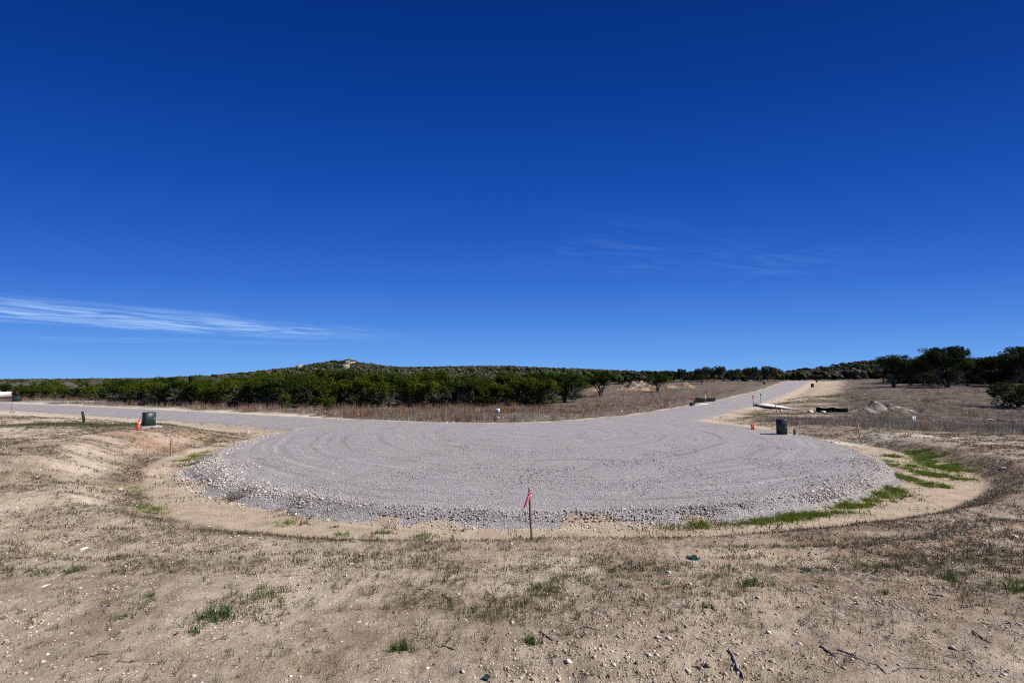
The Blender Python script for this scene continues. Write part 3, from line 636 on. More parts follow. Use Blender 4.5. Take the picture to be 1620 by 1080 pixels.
# tall dry bluestem: along the far edge of the road and in the right hand field
parts = []
n = 30000
yy = rng.uniform(28, 84, n); xx = rng.uniform(-1.25, .75, n) * yy; rg = region(xx, yy)
rus = sm(.52, .64, fbm(xx * .28, yy * .28, 151))
pr = (rg['beyond'] > .6) * sm(1.0, 2.0, rg['d']) * (.25 + .75 * sm(.38, .6, fbm(xx * .4, yy * .4, 153))) * np.clip(40 / yy, .35, 1) * sm(75, 50, rg['d'])
ok = rng.uniform(0, 1, n) < pr; xx, yy, rus = xx[ok], yy[ok], rus[ok]; P = np.column_stack([xx, yy, height(xx, yy)])
leftish = sm(6, -4, xx); isr = rng.uniform(0, 1, len(xx)) < .12 + .45 * rus
hgt = (.16 + .30 * leftish) * rng.uniform(.6, 1.25, len(xx)) + .22 * isr
DRY = [(.26, .215, .17), (.19, .16, .13), (.37, .31, .24), (.13, .11, .092)]; RUS = [(.24, .125, .075), (.30, .17, .10), (.18, .09, .06)]
parts.append(blades(P[~isr], hgt[~isr], .38, 9, .012, DRY, [3, 2, 1.5, 2], .14, segs=1))
parts.append(blades(P[isr], hgt[isr], .22, 14, .012, RUS + DRY[:1], [3, 2, 2, 1], .12, segs=1))
MKP = ground_at(1446, 669)
n = 60000
yy = rng.uniform(15, 80, n); xx = rng.uniform(.5, 1.3, n) * yy; rg = region(xx, yy)
front = yy - (27 - .9 * (xx - 15)); band = sm(.3, 1.5, front) * sm(7.5, 4.5, front)
pr = (rg['nr'] > .4) * (1 - patch(xx, yy, MKP[0] - .6, MKP[1] - .9, 1.1, 1.1)) * (.25 + .75 * band) * (.35 + .65 * sm(.35, .6, fbm(xx * .4, yy * .4, 161))) * np.clip(36 / yy, .35, 1)
ok = rng.uniform(0, 1, n) < pr; xx, yy, band = xx[ok], yy[ok], band[ok]; P = np.column_stack([xx, yy, height(xx, yy)])
front = (yy - (27 - .9 * (xx - 15)))
isr = rng.uniform(0, 1, len(xx)) < .02 + .35 * sm(.58, .68, front / 30) * 0 + .30 * (front > 5) * sm(.56, .66, fbm(xx * .3, yy * .3, 163))
hgt = (.14 + .24 * band) * rng.uniform(.6, 1.2, len(xx)) + .25 * isr
STRAW = [(.38, .33, .24), (.27, .23, .175), (.52, .45, .34), (.18, .15, .12)]; GREYS = [(.19, .165, .135), (.27, .235, .19), (.13, .11, .095)]
fr_ = (front < 3.2 + rng.uniform(-1, 1, len(xx))) & ~isr; bk_ = ~isr & ~fr_
parts.append(blades(P[fr_], hgt[fr_], .40, 11, .009, STRAW, [3, 2, 2, .8], .12, segs=1, wind=(.35, -.1)))
parts.append(blades(P[bk_], hgt[bk_], .45, 10, .010, GREYS + STRAW, [3, 2, 2, 1, .6, .5, 1], .14, segs=1, wind=(.2, -.1)))
parts.append(blades(P[isr], hgt[isr], .22, 15, .010, RUS + DRY, [1.5, 1, 2, 1, 1, 1, 1], .11, segs=1))
grass_obj('dry_grass', parts, 'tall dry straw and russet grass in the fields beside the gravel road', 'grass')

# ------------------------------------------------------------------ trees
def cards(cent, rad, per, size, tint, flat=1.0, rs=None):
    """leaf clumps: per small faces round each centre"""
    r = rs or rng; n = len(cent); K = n * per
    dirs = r.normal(0, 1, (K, 3)); dirs /= np.linalg.norm(dirs, axis=1)[:, None]
    pos = np.repeat(cent, per, 0) + dirs * (np.repeat(rad, per) * r.uniform(.35, 1.0, K) ** .6)[:, None] * np.array([1, 1, flat])
    a = r.normal(0, 1, (K, 3)); a /= np.linalg.norm(a, axis=1)[:, None]; b_ = np.cross(a, r.normal(0, 1, (K, 3))); b_ /= np.linalg.norm(b_, axis=1)[:, None]
    s = size * r.uniform(.5, 1.35, K)[:, None]
    V = np.stack([pos - a * s, pos + b_ * s * .42, pos + a * s, pos - b_ * s * .42], 1).reshape(-1, 3)
    Fc = np.array([[0, 1, 2, 3]]) + (np.arange(K) * 4)[:, None]
    T = np.repeat(tint, per, 0) * r.uniform(.75, 1.25, (K, 1))
    return V, Fc, np.repeat(T, 4, 0)
def crown_mesh(name, rs, H, Wd, z0, ncl, cr, per, size, cols, colw, shape='round'):
    cen = []
    lobes = [(rs.uniform(-.25, .25) * Wd, rs.uniform(-.25, .25) * Wd, rs.uniform(.55, .8) * H, rs.uniform(.28, .42) * Wd) for _ in range(5)]
    lobes.append((0, 0, H * .62 + z0 * .3, Wd * .40))
    if z0 < 1.0: lobes += [(rs.uniform(-.3, .3) * Wd, rs.uniform(-.3, .3) * Wd, rs.uniform(.16, .36) * H, rs.uniform(.24, .36) * Wd) for _ in range(5)]
    for _ in range(3): lobes.append((rs.uniform(-.3, .3) * Wd, rs.uniform(-.3, .3) * Wd, rs.uniform(.72, .84) * H, .17 * Wd))
    while len(cen) < ncl:
        lx, ly, lz, lr = lobes[rs.integers(len(lobes))]
        d = rs.normal(0, 1, 3); d /= np.linalg.norm(d)
        p = np.array([lx, ly, lz]) + d * lr * rs.uniform(.55, 1) * np.array([1, 1, .72])
        if p[2] > H * 1.06 - cr * .5: continue
        if p[2] < z0 + rs.uniform(0, .5): continue
        cen.append(p)
    cen = np.array(cen)
    for _ in range(2):                                  # drop clumps that hang free of the crown
        dd_ = np.linalg.norm(cen[:, None] - cen[None], axis=2); cen = cen[(dd_ < cr * 1.8).sum(1) >= 4]
    ncl = len(cen); rad = cr * rs.uniform(.65, 1.3, ncl)
    cc = np.array(cols)[rs.choice(len(cols), ncl, p=np.array(colw) / sum(colw))] * rs.uniform(.65, 1.35, (ncl, 1))
    V, Fc, T = cards(cen, rad, per, size, cc, .8, rs)
    V[:, 2] = np.maximum(V[:, 2], .03)
    return make_mesh(name, V, Fc, tint=T), cen
def limbs(rs, cen, nst, r0, lean, H, name, top=.7):
    mb = MB(); ends = cen[rs.choice(len(cen), min(nst * 3, len(cen)), replace=False)]
    for k in range(nst):
        a = 2 * math.pi * (k + rs.uniform(-.3, .3)) / nst; hh = H * top * rs.uniform(.75, 1.0); le = lean * rs.uniform(.5, 1.2)
        p = [np.array([math.cos(a) * r0 * .5, math.sin(a) * r0 * .5, -.15])]
        for f in (.2, .45, .75, 1.0): p.append(np.array([math.cos(a) * le * f ** 1.2 + rs.normal(0, .05) * H * .2, math.sin(a) * le * f ** 1.2 + rs.normal(0, .05) * H * .2, hh * f]))
        mb.tube(p, r0 * np.array([1.15, .85, .65, .42, .2]), 6)
        for e in ends[k * 3:k * 3 + 3]:
            i = rs.integers(1, 4); q_ = p[i]; mid = (q_ + e) / 2 + rs.normal(0, .08, 3) * H * .1
            mb.tube([q_, mid, e], r0 * np.array([.42, .28, .1]), 5)
    return mb.mesh(name, smooth=True)
def twig_mesh(rs, n, Wd, z0, z1, name, r=.011, thin=1.0):
    mb = MB()
    for _ in range(n):
        a = rs.uniform(0, 2 * math.pi); r1 = Wd * .5 * rs.uniform(.5, .98); za = rs.uniform(z0 * .3, z1 * .6); zb = rs.uniform(z0, z1)
        p0 = np.array([math.cos(a) * r1 * .25, math.sin(a) * r1 * .25, za]); p1 = np.array([math.cos(a) * r1, math.sin(a) * r1, zb]); mid = (p0 + p1) / 2 + rs.normal(0, .12, 3)
        mb.tube([p0, mid, p1], r * np.array([1.6, 1.1, .5]) * thin, 4, cap=False)
        for _k in range(3):
            e = mid + (p1 - mid) * rs.uniform(0, 1) + rs.normal(0, .28, 3); s_ = mid + (p1 - mid) * rs.uniform(0, .6)
            mb.tube([s_, e], r * np.array([.8, .35]) * thin, 3, cap=False)
    return mb.mesh(name)
JUN = [(.045, .069, .007), (.058, .080, .007), (.034, .056, .009), (.074, .088, .009), (.021, .037, .008)]
OAK = [(.036, .053, .018), (.048, .062, .020), (.028, .041, .015), (.060, .070, .025)]
GRY = [(.060, .066, .036), (.080, .078, .050), (.045, .052, .028), (.095, .088, .062)]
FAR_AWAY = (0, -60, 0)
protos = {}
def proto(key, name, H, Wd, z0, ncl, cr, per, size, cols, colw, nst, r0, lean, top=.7, twigs=0, seed=1):
    rs = np.random.default_rng(seed)
    cm, cen = crown_mesh('crown', rs, H, Wd, z0, ncl, cr, per, size, cols, colw)
    cm.materials.append(MAT['leaf']); tm = limbs(rs, cen, nst, r0, lean, H, 'trunk', top); tm.materials.append(MAT['bark'])
    bm_ = None
    if twigs:
        bm_ = twig_mesh(rs, twigs, Wd, .25, max(H * .72, z0 + .3), 'dead_branches'); bm_.materials.append(MAT['greywood'])
    protos[key] = (name, H, Wd, cm, tm, bm_)
def plant(key, x, y, H, label, group=None, rz=None, wscale=1.0, cat='tree'):
    name, H0, Wd, cm, tm, bm_ = protos[key]
    r_ = empty(name, (x, y, float(height(x, y))), rng.uniform(0, 6.28) if rz is None else rz, label, cat, group)
    s = H / H0; r_.scale = (s * wscale, s * wscale, s)
    link('trunk', tm, None, r_); link('crown', cm, None, r_)
    if bm_: link('dead_branches', bm_, None, r_)
    return r_
for k in range(6):
    proto(f'jun{k}', 'juniper_tree', 3.4, 3.5 + .4 * (k % 3), .06 + .08 * (k % 2), 170, .36, 66, .085, JUN, [[3, 3, 1, 1, .6], [1, 2, .3, 5, .2], [.6, .3, 3, .1, 4]][k % 3], 4, .085, .9, .75, 44, 20 + k)
for k in range(2):
    proto(f'fan{k}', 'juniper_tree', 3.5, 5.6, 1.15, 120, .42, 52, .115, JUN, [2, 1, 3, .6, 3], 6, .10, 1.5, .7, 0, 40 + k)
for k in range(3):
    proto(f'oak{k}', 'live_oak_tree', 6.5, 7.2, .98 - .2 * k, 250, .58, 66, .14, OAK, [3, 2, 3, 1], 4 if k else 3, .17, 1.7, .72, 18, 60 + k)
for k in range(3):
    proto(f'gry{k}', 'oak_tree', 5.0, 5.2, 1.3, 90, .55, 40, .18, GRY, [3, 2, 3, 1], 2, .12, .8, .7, 8, 80 + k)
proto('low', 'juniper_bush', 1.6, 3.6, .05, 70, .36, 60, .085, OAK, [2, 2, 2, 1], 5, .05, .8, .6, 10, 95)

# thicket beyond the road: front edge runs along the road
FQ = [-1.35, -1.125, -.986, -.78, -.57, -.3, .1, .125, .2, .35, .575, .6, .81, .83, 1.3]
FY = [95, 85, 74, 51, 44.5, 43, 44.5, 60, 95, 132, 140, 168, 168, 86, 76]
def wood_front(x, y): return np.interp(x / np.maximum(y, 1), FQ, FY)
def sect(px):
    if px < 130: return 'behind the white truck'
    if px < 330: return 'behind the left transformer'
    if px < 480: return 'left of the hilltop house'
    if px < 640: return 'below the hilltop house'
    if px < 780: return 'left of the realty sign'
    return 'right of the realty sign'
placed = []
def try_place(x, y, dmin):
    if any((x - a) ** 2 + (y - b_) ** 2 < dmin ** 2 for a, b_ in placed): return False
    placed.append((x, y)); return True
JT = {0: 'olive green', 1: 'bright yellow green', 2: 'deep green'}
for row, off, dmin in ((0, 0.6, 2.15), (1, 3.4, 2.3), (2, 6.8, 2.6)):
    for px in np.arange(-40, 872, 9):
        qn = (px - 810) / F; Yf = np.interp(qn, FQ, FY); y = Yf + off + rng.uniform(-.8, 1.4); x = qn * y
        if not try_place(x, y, dmin * max(1, y / 55)): continue
        k = int(rng.integers(6))
        topy = np.interp(px, [-40, 0, 120, 200, 300, 400, 480, 560, 640, 760, 820, 872], [606, 606, 612, 604, 601, 597, 593, 590, 591, 592, 594, 596])
        Ht = (tops(topy, y) - float(height(x, y))) * (rng.uniform(.70, 1.05), rng.uniform(.8, 1.15), rng.uniform(.8, 1.22))[row]
        Ht = max(1.6, Ht)
        rowt = ('in the thicket front row ', 'in the second thicket row ', 'deep in the thicket ')[row]
        plant(f'jun{k}', x, y, Ht, f'{("short", "mid height", "tall")[int(np.clip((Ht - 2.5) / .45, 0, 2))]} {JT[k % 3]} juniper {rowt}{sect(px)}', 'junipers in the thicket beyond the road', wscale=1.05 * 3.4 / max(Ht, 2.2) if Ht < 3 else 1.0)
for px, py, H, lab in ((448, 646, 1.3, 'small round yellow green juniper bush in dry grass left of the thicket front'), (520, 650, 1.15, 'small juniper bush in russet grass below the hilltop house'), (338, 640, 1.5, 'bright green juniper bush at the thicket foot left of its tall trees')):
    p = G(px, py); plant('jun1', p[0], p[1], H, lab, wscale=.95, cat='bush')
# loose junipers in the field, middle distance
for px, Yd, top, lab, key, ws in ((950, 60, 589, 'spreading juniper with fanned trunk standing alone left of the dirt mounds', 'fan0', 1.0), (1040, 78, 592, 'spreading juniper with fanned trunk standing right among the dirt mounds', 'fan1', 1.0),
                             (893, 50, 590, 'broad juniper at the right end of the thicket with grey lower limbs', 'jun2', 1.25), (905, 56, 591, 'juniper just left of the fan trunked juniper in the field', 'jun4', 1.3),
                             (1110, 112, 592, 'round dark juniper at the wood edge behind the amber marker', 'fan0', 1.0)):
    x = xat(px, Yd); plant(key, x, Yd, tops(top, Yd) - float(height(x, Yd)), lab, wscale=ws)
# line of oaks where the right road crests
i = 0
for px, Yd, top, key in ((1062, 136, 586, 'gry0'), (1078, 138, 584, 'gry1'), (1092, 134, 587, 'gry2'), (1104, 138, 583, 'gry0'), (1118, 133, 581, 'gry1'), (1130, 137, 584, 'gry2'), (1143, 134, 579, 'gry0'), (1156, 138, 585, 'gry1'), (1168, 134, 583, 'gry2'), (1181, 137, 582, 'gry0'), (1193, 134, 581, 'gry1'), (1204, 138, 584, 'gry2'), (1215, 135, 579, 'gry0'), (1225, 139, 583, 'gry1'),
                         (1020, 128, 590, 'oak1'), (1000, 124, 590, 'oak2'), (985, 118, 589, 'oak0'), (1050, 130, 588, 'oak0')):
    x = xat(px, Yd); nm = 'greyish oak' if key[0] == 'g' else 'dark leafy oak'
    where = 'in the tree line left of the road crest' if px > 1060 else 'at the wood edge behind the dirt mounds'
    plant(key, x, Yd, max(2.5, tops(top, Yd) - float(height(x, Yd))), f'{nm} {where}', 'oaks along the wood edge', wscale=.95)
# big dark trees on the right
for px, Yd, top, key, ws, lab in ((1414, 74, 562, 'oak1', .95, 'dark round oak at the left end of the big trees, forked trunk'), (1440, 82, 572, 'oak2', .9, 'shorter dark oak just right of the forked oak'),
                               (1462, 80, 563, 'oak0', .9, 'dark oak standing left of the tallest oak'), (1498, 70, 547, 'oak0', 1.05, 'tallest dark oak with a clear straight trunk, right field edge'),
                               (1530, 76, 566, 'oak2', 1.1, 'dark low crowned oak right of the tallest oak'), (1556, 80, 565, 'oak1', 1.0, 'dark oak midway between the tallest oak and the frame edge'),
                               (1585, 74, 562, 'oak2', 1.05, 'dark dense oak second from the right edge of the photo'), (1622, 70, 546, 'oak0', 1.1, 'tall dark oak cut by the right edge of the photo'),
                               (1660, 74, 555, 'oak1', 1.1, 'dark oak beyond the right edge of the photo'), (1480, 88, 568, 'oak1', 1.0, 'dark oak half hidden behind the tallest oak'), (1570, 90, 570, 'oak0', 1.0, 'dark oak half hidden deep in the right hand grove'), (1425, 92, 575, 'oak2', .9, 'dark oak half hidden behind the forked oak'), (1398, 100, 580, 'gry1', 1.0, 'small greyish oak at the far left of the right grove')):
    x = xat(px, Yd); plant(key, x, Yd, tops(top, Yd) - float(height(x, Yd)), lab, wscale=ws)
for px, py, H, ws, lab in ((1612, 644, 1.9, 1.1, 'low dark juniper bush at the right edge of the field'),):
    p = G(px, py); plant('low', p[0], p[1], H, lab, wscale=ws, cat='bush')
for k_, (px, Yd, H) in enumerate(((1448, 88, 2.6), (1470, 84, 2.2), (1484, 82, 2.8), (1512, 84, 2.6), (1526, 82, 2.0), (1545, 85, 2.9), (1562, 84, 2.4), (1578, 82, 2.2), (1600, 84, 3.0), (1618, 82, 2.6))):
    x = xat(px, Yd); plant('low', x, Yd, H, ('left', 'middle', 'right')[min(2, k_ // 4)] + ' dark undergrowth bush in the shade of the big oaks', 'undergrowth bushes beneath the big oaks', wscale=.9, cat='bush')
# far woods: one mass over the hills
wl = []
for n, y0, y1 in ((2600, 45, 110), (3400, 110, 220), (6500, 220, 640)):
    yv = y0 + (y1 - y0) * rng.uniform(0, 1, n) ** .8; qv = rng.uniform(-1.3, 1.3, n); wl.append(np.column_stack([qv * yv, yv]))
wl.append(np.column_stack([rng.uniform(-340, 80, 3600), rng.uniform(345, 500, 3600)])); wl.append(np.column_stack([rng.uniform(260, 480, 1500), rng.uniform(320, 470, 1500)]))
yv = rng.uniform(84, 116, 420); wl.append(np.column_stack([rng.uniform(.86, 1.3, 420) * yv, yv]))
wx, wy = np.vstack(wl).T
fr = wood_front(wx, wy); ok = (wy > fr + np.where(wx / wy < .12, 8, 5)) & (road_sdf(wx, wy) > 6) & (wy < 640)
HX = -168.; ok &= ~((np.abs(wx - HX) < 8.5) & (wy > 462) & (wy < 480)) & ~((np.abs(wx - HX) < 8) & (wy > 435) & (wy < 463) & (rng.uniform(0, 1, len(wx)) < .85))
wx, wy = wx[ok], wy[ok]; m = len(wx); wz = height(wx, wy)
hgt = np.where(wy > 200, np.minimum(1.8 + rng.gamma(2.0, .8, m), 4.3), rng.uniform(2.0, 3.9, m))
hgt = np.where((wx / wy > .55) & (wx / wy < .85) & (wy < 260), hgt * 1.25, hgt)
bare = rng.uniform(0, 1, m) < np.where(wy > 170, .42, .15)
colr = np.where(bare[:, None], pick([(.085, .078, .066), (.105, .096, .084), (.070, .064, .054)], [2, 1, 2], m), pick(JUN + OAK + GRY[:2], [2, 1, 2, .4, 2, 2, 2, 2, 1, 1, 1], m) * .72)
WV, WF, W3, WT, k = [], [], [], [], 0
for lo, hi, per, sz in ((0, 110, 96, .18), (110, 220, 42, .28), (220, 700, 8, .42)):
    q_ = (wy >= lo) & (wy < hi)
    if not q_.any(): continue
    ns = int(q_.sum()); nc = 6 if lo < 200 else 4
    cc = np.repeat(np.column_stack([wx[q_], wy[q_], wz[q_] + hgt[q_] * .55]), nc, 0) + np.clip(rng.normal(0, 1, (ns * nc, 3)), -1.1, 1.1) * np.repeat(hgt[q_], nc)[:, None] * np.array([.28, .28, .12])
    tc_ = np.repeat(colr[q_], nc, 0) * rng.uniform(.85, 1.15, (ns * nc, 1))
    V, Fc, T = cards(cc, np.repeat(hgt[q_] * .29, nc), per // nc, sz, tc_)
    WV.append(V); WF.append(Fc + k); WT.append(T); k += len(V)
    V, Fc, T = scatter(ICO, ICOF, cc, np.repeat(hgt[q_] * (.31 if lo >= 200 else .27), nc), tc_, jit=.22, flat=.8)   # lumpy solid clumps under the loose leaves
    W3.append(Fc + k); WV.append(V); WT.append(T); k += len(V)
tag(link('distant_woodland', make_mesh('distant_woodland', np.vstack(WV), [np.vstack(WF), np.vstack(W3)], tint=np.vstack(WT)), MAT['leaf']), 'mixed juniper and bare grey scrub covering the hills behind the thicket', 'woodland', kind='stuff')

# ------------------------------------------------------------------ dirt mounds
def mound(p, rx, ry, h, mat, label, seed, group=None):
    nA, nB = 28, 9; V = []; rs = np.random.default_rng(seed)
    for i in range(nB + 1):
        f = i / nB
        for j in range(nA):
            a = 2 * math.pi * j / nA; rr_ = (1 - f) * (1 + .18 * math.sin(2 * a + seed) + .1 * math.sin(3 * a + 2 * seed))
            x, y = p[0] + rx * rr_ * math.cos(a), p[1] + ry * rr_ * math.sin(a)
            z = float(height(x, y)) - .05 + h * (.5 - .5 * math.cos(math.pi * f)) ** .85 * (1 + .25 * math.sin(a * 1 + seed)) if i else float(height(x, y)) - .15
            V.append((x, y, z + (rs.uniform(-.10, .10) * h if 0 < i else 0)))
    f4 = [(i * nA + j, i * nA + (j + 1) % nA, (i + 1) * nA + (j + 1) % nA, (i + 1) * nA + j) for i in range(nB) for j in range(nA)]
    V = np.array(V) - np.array([p[0], p[1], p[2]])
    me = make_mesh('dirt_mound', V, np.array(f4), smooth=False); o_ = link('dirt_mound', me, mat); o_.location = tuple(float(v) for v in p)
    return tag(o_, label, 'dirt mound', group)
def dirtmat(name, a, b_, sc_):
    m_, t, b = new_mat(name); o = N(t, 'ShaderNodeTexCoord').outputs['Object']
    n_ = noise(t, o, sc_, 6, .7); L(t, mix(t, MR(t, n_, .35, .65), a, b_), b.inputs['Base Color']); bump(t, b, n_, 1.0, .15); return m_
mtan = dirtmat('tan_dirt', (.11, .078, .054), (.31, .215, .145), 1.1); mgrey = dirtmat('grey_dirt', (.06, .05, .04), (.31, .275, .225), 1.6)
for px, Yd, rx, h, mt, lab in ((936, 76, 2.6, 1.0, mtan, 'tan dirt mound showing behind the left fan trunked juniper'), (981, 82, 2.0, 1.2, mtan, 'leftmost small tan dirt mound right of the left fan trunked juniper'), (994, 82, 2.2, 1.5, mtan, 'tan dirt mound with a bright face, second from the left juniper'),
                               (1003, 94, 2.6, 1.9, mgrey, 'grey pointed dirt mound standing behind the tan mounds'), (1012, 82, 2.4, 1.5, mtan, 'orange tan dirt mound below the pale peaked one'), (1016, 96, 2.8, 2.0, mgrey, 'pale peaked dirt mound, highest behind the tan mounds'),
                               (1030, 90, 3.0, 1.7, mtan, 'tan dirt mound immediately left of the right fan trunked juniper'), (1052, 90, 2.2, 1.3, mtan, 'tan dirt mound just right of the right fan trunked juniper'), (1060, 95, 2.2, 1.6, mtan, 'low tan dirt mound second right of that juniper'), (1086, 98, 2.6, 1.9, mtan, 'rightmost tan dirt mound near the oak line')):
    x = xat(px, Yd); mound((x, Yd, float(height(x, Yd))), rx, rx * .8, h * (.48 if mt is mtan else .6), mt, lab, px)
for px, py, rx, h, lab in ((1378, 650, 1.5, .95, 'grey earth heap left of its twin, right hand field'), (1366, 652, 1.0, .45, 'low dark grey earth heap at the foot of the left heap'), (1412, 649, 1.3, .70, 'grey earth heap with pale streaks right of its twin'), (1432, 651, 1.2, .4, 'low pale earth heap trailing right of the twin heaps')):
    p = G(px, py); mound(p, rx, 1.0, h * .72, mgrey, lab, px)

# ------------------------------------------------------------------ stakes, markers, flags
def ribbon(mb, top, length, drop, sway, wdt=.035):
    top = np.array(top); n_ = 9; V = []
    for i in range(n_):
        f = i / (n_ - 1); c_ = top + np.array([sway * f, -.02 * math.sin(f * 5), -drop * f + .03 * math.sin(f * 7)]); tw = .15 + f * .7
        d_ = np.array([math.cos(tw), math.sin(tw) * .3, math.sin(tw)]) * wdt / 2
        for off in (-.0015, .0015): V += [c_ - d_ + np.array([0, off, 0]), c_ + d_ + np.array([0, off, 0])]
    f4 = []
    for i in range(n_ - 1):
        a = i * 4; b_ = a + 4
        f4 += [(a, a + 1, b_ + 1, b_), (a + 2, b_ + 2, b_ + 3, a + 3), (a, b_, b_ + 2, a + 2), (a + 1, a + 3, b_ + 3, b_ + 1)]
    mb.add(V, (), f4)
def stake(px, py, hpx, label, mat='wood', lean=(0, 0), size=(.045, .018), flag=None, cat='survey stake', name='survey_stake', sink=0):
    p = G(px, py); h = hpx / F * p[1] * 1.0
    r_ = empty(name, p, 0, label, cat)
    mb = MB(); k = 10; rs = np.random.default_rng(int(px)); P_ = []
    hw, hd = size[0] / 2, size[1] / 2
    for i, f in enumerate((0, .25, .5, .75, .96, 1.0)):
        z = -.12 + f * (h + .12); e = .8 if i == 5 else 1
        c_ = np.array([lean[0] * z + .004 * math.sin(i * 2.1), lean[1] * z, z])
        P_ += [c_ + np.array(v) for v in ((-hw * e, -hd, 0), (hw * e, -hd, 0), (hw * e, hd, 0), (-hw * e, hd, 0))]
    f4 = [(i * 4 + j, i * 4 + (j + 1) % 4, i * 4 + 4 + (j + 1) % 4, i * 4 + 4 + j) for i in range(5) for j in range(4)] + [(20, 21, 22, 23), (3, 2, 1, 0)]
    mb.add(P_, (), f4); mb.build('lath', MAT[mat], r_)
    if flag:
        kind = flag[0]; zt = h * flag[1]; xo = lean[0] * zt; yo = lean[1] * zt - hd - .004
        if kind == 'ribbon':
            fb = MB(); ribbon(fb, (xo + .03, yo, zt), 0, flag[3], flag[2], .065); fb.build('ribbon', MAT['pink'], r_)
            kb = MB(); kb.tube([(xo - hw * 1.4, yo + hd, zt - .02), (xo, yo - .012, zt), (xo + hw * 1.5, yo + hd, zt + .01), (xo + hw * 2.2, yo - .01, zt + .012)], [.012, .016, .016, .008], 6); kb.build('knot', MAT['pink'], r_)
        elif kind == 'band':
            kb = MB(); kb.box((xo, lean[1] * zt, zt), (size[0] * 1.12, size[1] * 1.3, flag[2])); kb.build('painted_top', MAT['pink'], r_)
    return r_
stake(841, 855, 79, 'tall dark survey stake with pink ribbon in front of the gravel bulb', 'darkwood', (-.045, 0), (.034, .02), ('ribbon', .90, -.17, .30))
stake(270, 721, 27, 'wooden stake with short pink ribbon on the left ditch bank', 'wood', (0, 0), (.055, .025), ('ribbon', .97, -.05, .20))
stake(281, 701, 27, 'thin bare lath left of the ditch behind the pink ribboned stake', 'wood', (.02, 0), (.02, .012))
stake(17, 653, 17, 'thin reddish stake beside the road at the far left', 'redwood', (.06, 0), (.035, .02))
stake(853, 664, 12, 'pale wooden stake with pink top beyond the bulb', 'wood', (0, 0), (.06, .035), ('band', .9, .10))
stake(662, 667, 21, 'thin rusty stake in dry grass beyond the bulb', 'redwood', (0, 0), (.022, .02))
stake(1361, 694, 23, 'leaning wooden stake with pink flag right of the bulb', 'wood', (-.12, 0), (.05, .02), ('ribbon', .95, -.12, .14))
stake(1266, 682, 16, 'thin stake with pink flag right of the right transformer', 'wood', (-.06, 0), (.025, .015), ('ribbon', .97, -.05, .22))
stake(1263, 650, 8, 'short stake with pink flag at the end of the concrete apron', 'wood', (0, 0), (.03, .02), ('ribbon', .97, -.08, .16))
stake(1230, 657, 19, 'thin leaning orange red lath behind the right transformer', 'redwood', (-.16, 0), (.04, .02))

def delineator(px, py, hpx, label, kind):
    p = G(px, py); h = hpx / F * p[1]
    r_ = empty('delineator_post', p, 0, label, 'marker post', 'marker posts at the culvert')
    mb = MB(); w_ = .055
    mb.box((0, 0, h / 2 - .1), (w_, .006, h + .2)); mb.box((-w_ / 2, .012, h / 2 - .1), (.006, .03, h + .2)); mb.box((w_ / 2, .012, h / 2 - .1), (.006, .03, h + .2)); mb.build('post', MAT['steel'], r_)
    if kind == 'amber':
        b_ = MB(); b_.box((0, -.012, h - .10), (.16, .012, .16), bev=.01); b_.build('reflector', MAT['red'], r_)
        b_ = MB(); b_.box((0, -.014, h - .27), (.16, .012, .15), bev=.01); b_.build('reflector', MAT['amber'], r_)
    elif kind == 'blue':
        b_ = MB(); b_.box((0, -.012, h - .13), (.15, .012, .26), bev=.01); b_.build('reflector', MAT['bluepaint'], r_)
    elif kind == 'amberred':
        b_ = MB(); b_.box((0, -.012, h - .08), (.15, .012, .12), bev=.01); b_.build('reflector', MAT['amber'], r_)
        b_ = MB(); b_.box((0, -.014, h - .21), (.15, .012, .1), bev=.01); b_.build('reflector', MAT['red'], r_)
delineator(1192, 642, 17, 'steel marker post with red and amber reflectors at the concrete apron', 'amber')
delineator(1204, 637, 15, 'steel marker post with blue plate on the far side of the concrete apron', 'blue')
delineator(1096, 643, 15, 'steel marker post with amber reflector left of the road by the black silt fence', 'amberred')
delineator(1116, 639, 14, 'plain steel marker post in front of the black silt fence', 'none')

# orange marker post by the left transformer
p = G(218, 680); r_ = empty('marker_post', p, 0, 'orange tubular marker post with white band before the left transformer', 'marker post')
hh = 15.5 / F * p[1]; ln_ = lambda z: np.array([.12 * z, 0, z])
mb = MB(); mb.tube([ln_(-.1), ln_(hh * .65)], [.055, .05], 12); mb.tube([ln_(hh * .80), ln_(hh * .96), ln_(hh)], [.05, .052, .03], 12); mb.build('post', MAT['orange'], r_, True)
mb = MB(); mb.tube([ln_(hh * .652), ln_(hh * .798)], .0515, 12); mb.build('reflective_band', MAT['white'], r_, True)
# flat orange marker at right, split into two flaring tongues
p = G(1191, 680); r_ = empty('utility_marker', p, 0, 'red orange marker flaring at the top, by the gravel edge left of the right transformer', 'utility marker')
hh = 10 / F * p[1]
mb = MB(); mb.box((-.035, 0, hh / 2 - .05), (.06, .05, hh + .1), Matrix.Rotation(-.10, 3, 'Y'), 1.25, .006); mb.build('tongue', MAT['orange'], r_)
mb = MB(); mb.box((.04, .01, hh / 2 - .04), (.05, .05, hh + .08), Matrix.Rotation(.08, 3, 'Y'), 1.2, .006); mb.build('tongue', MAT['orange'], r_)
mb = MB(); mb.box((0, .005, .04), (.17, .09, .10), bev=.01); mb.build('base_collar', MAT['black'], r_)
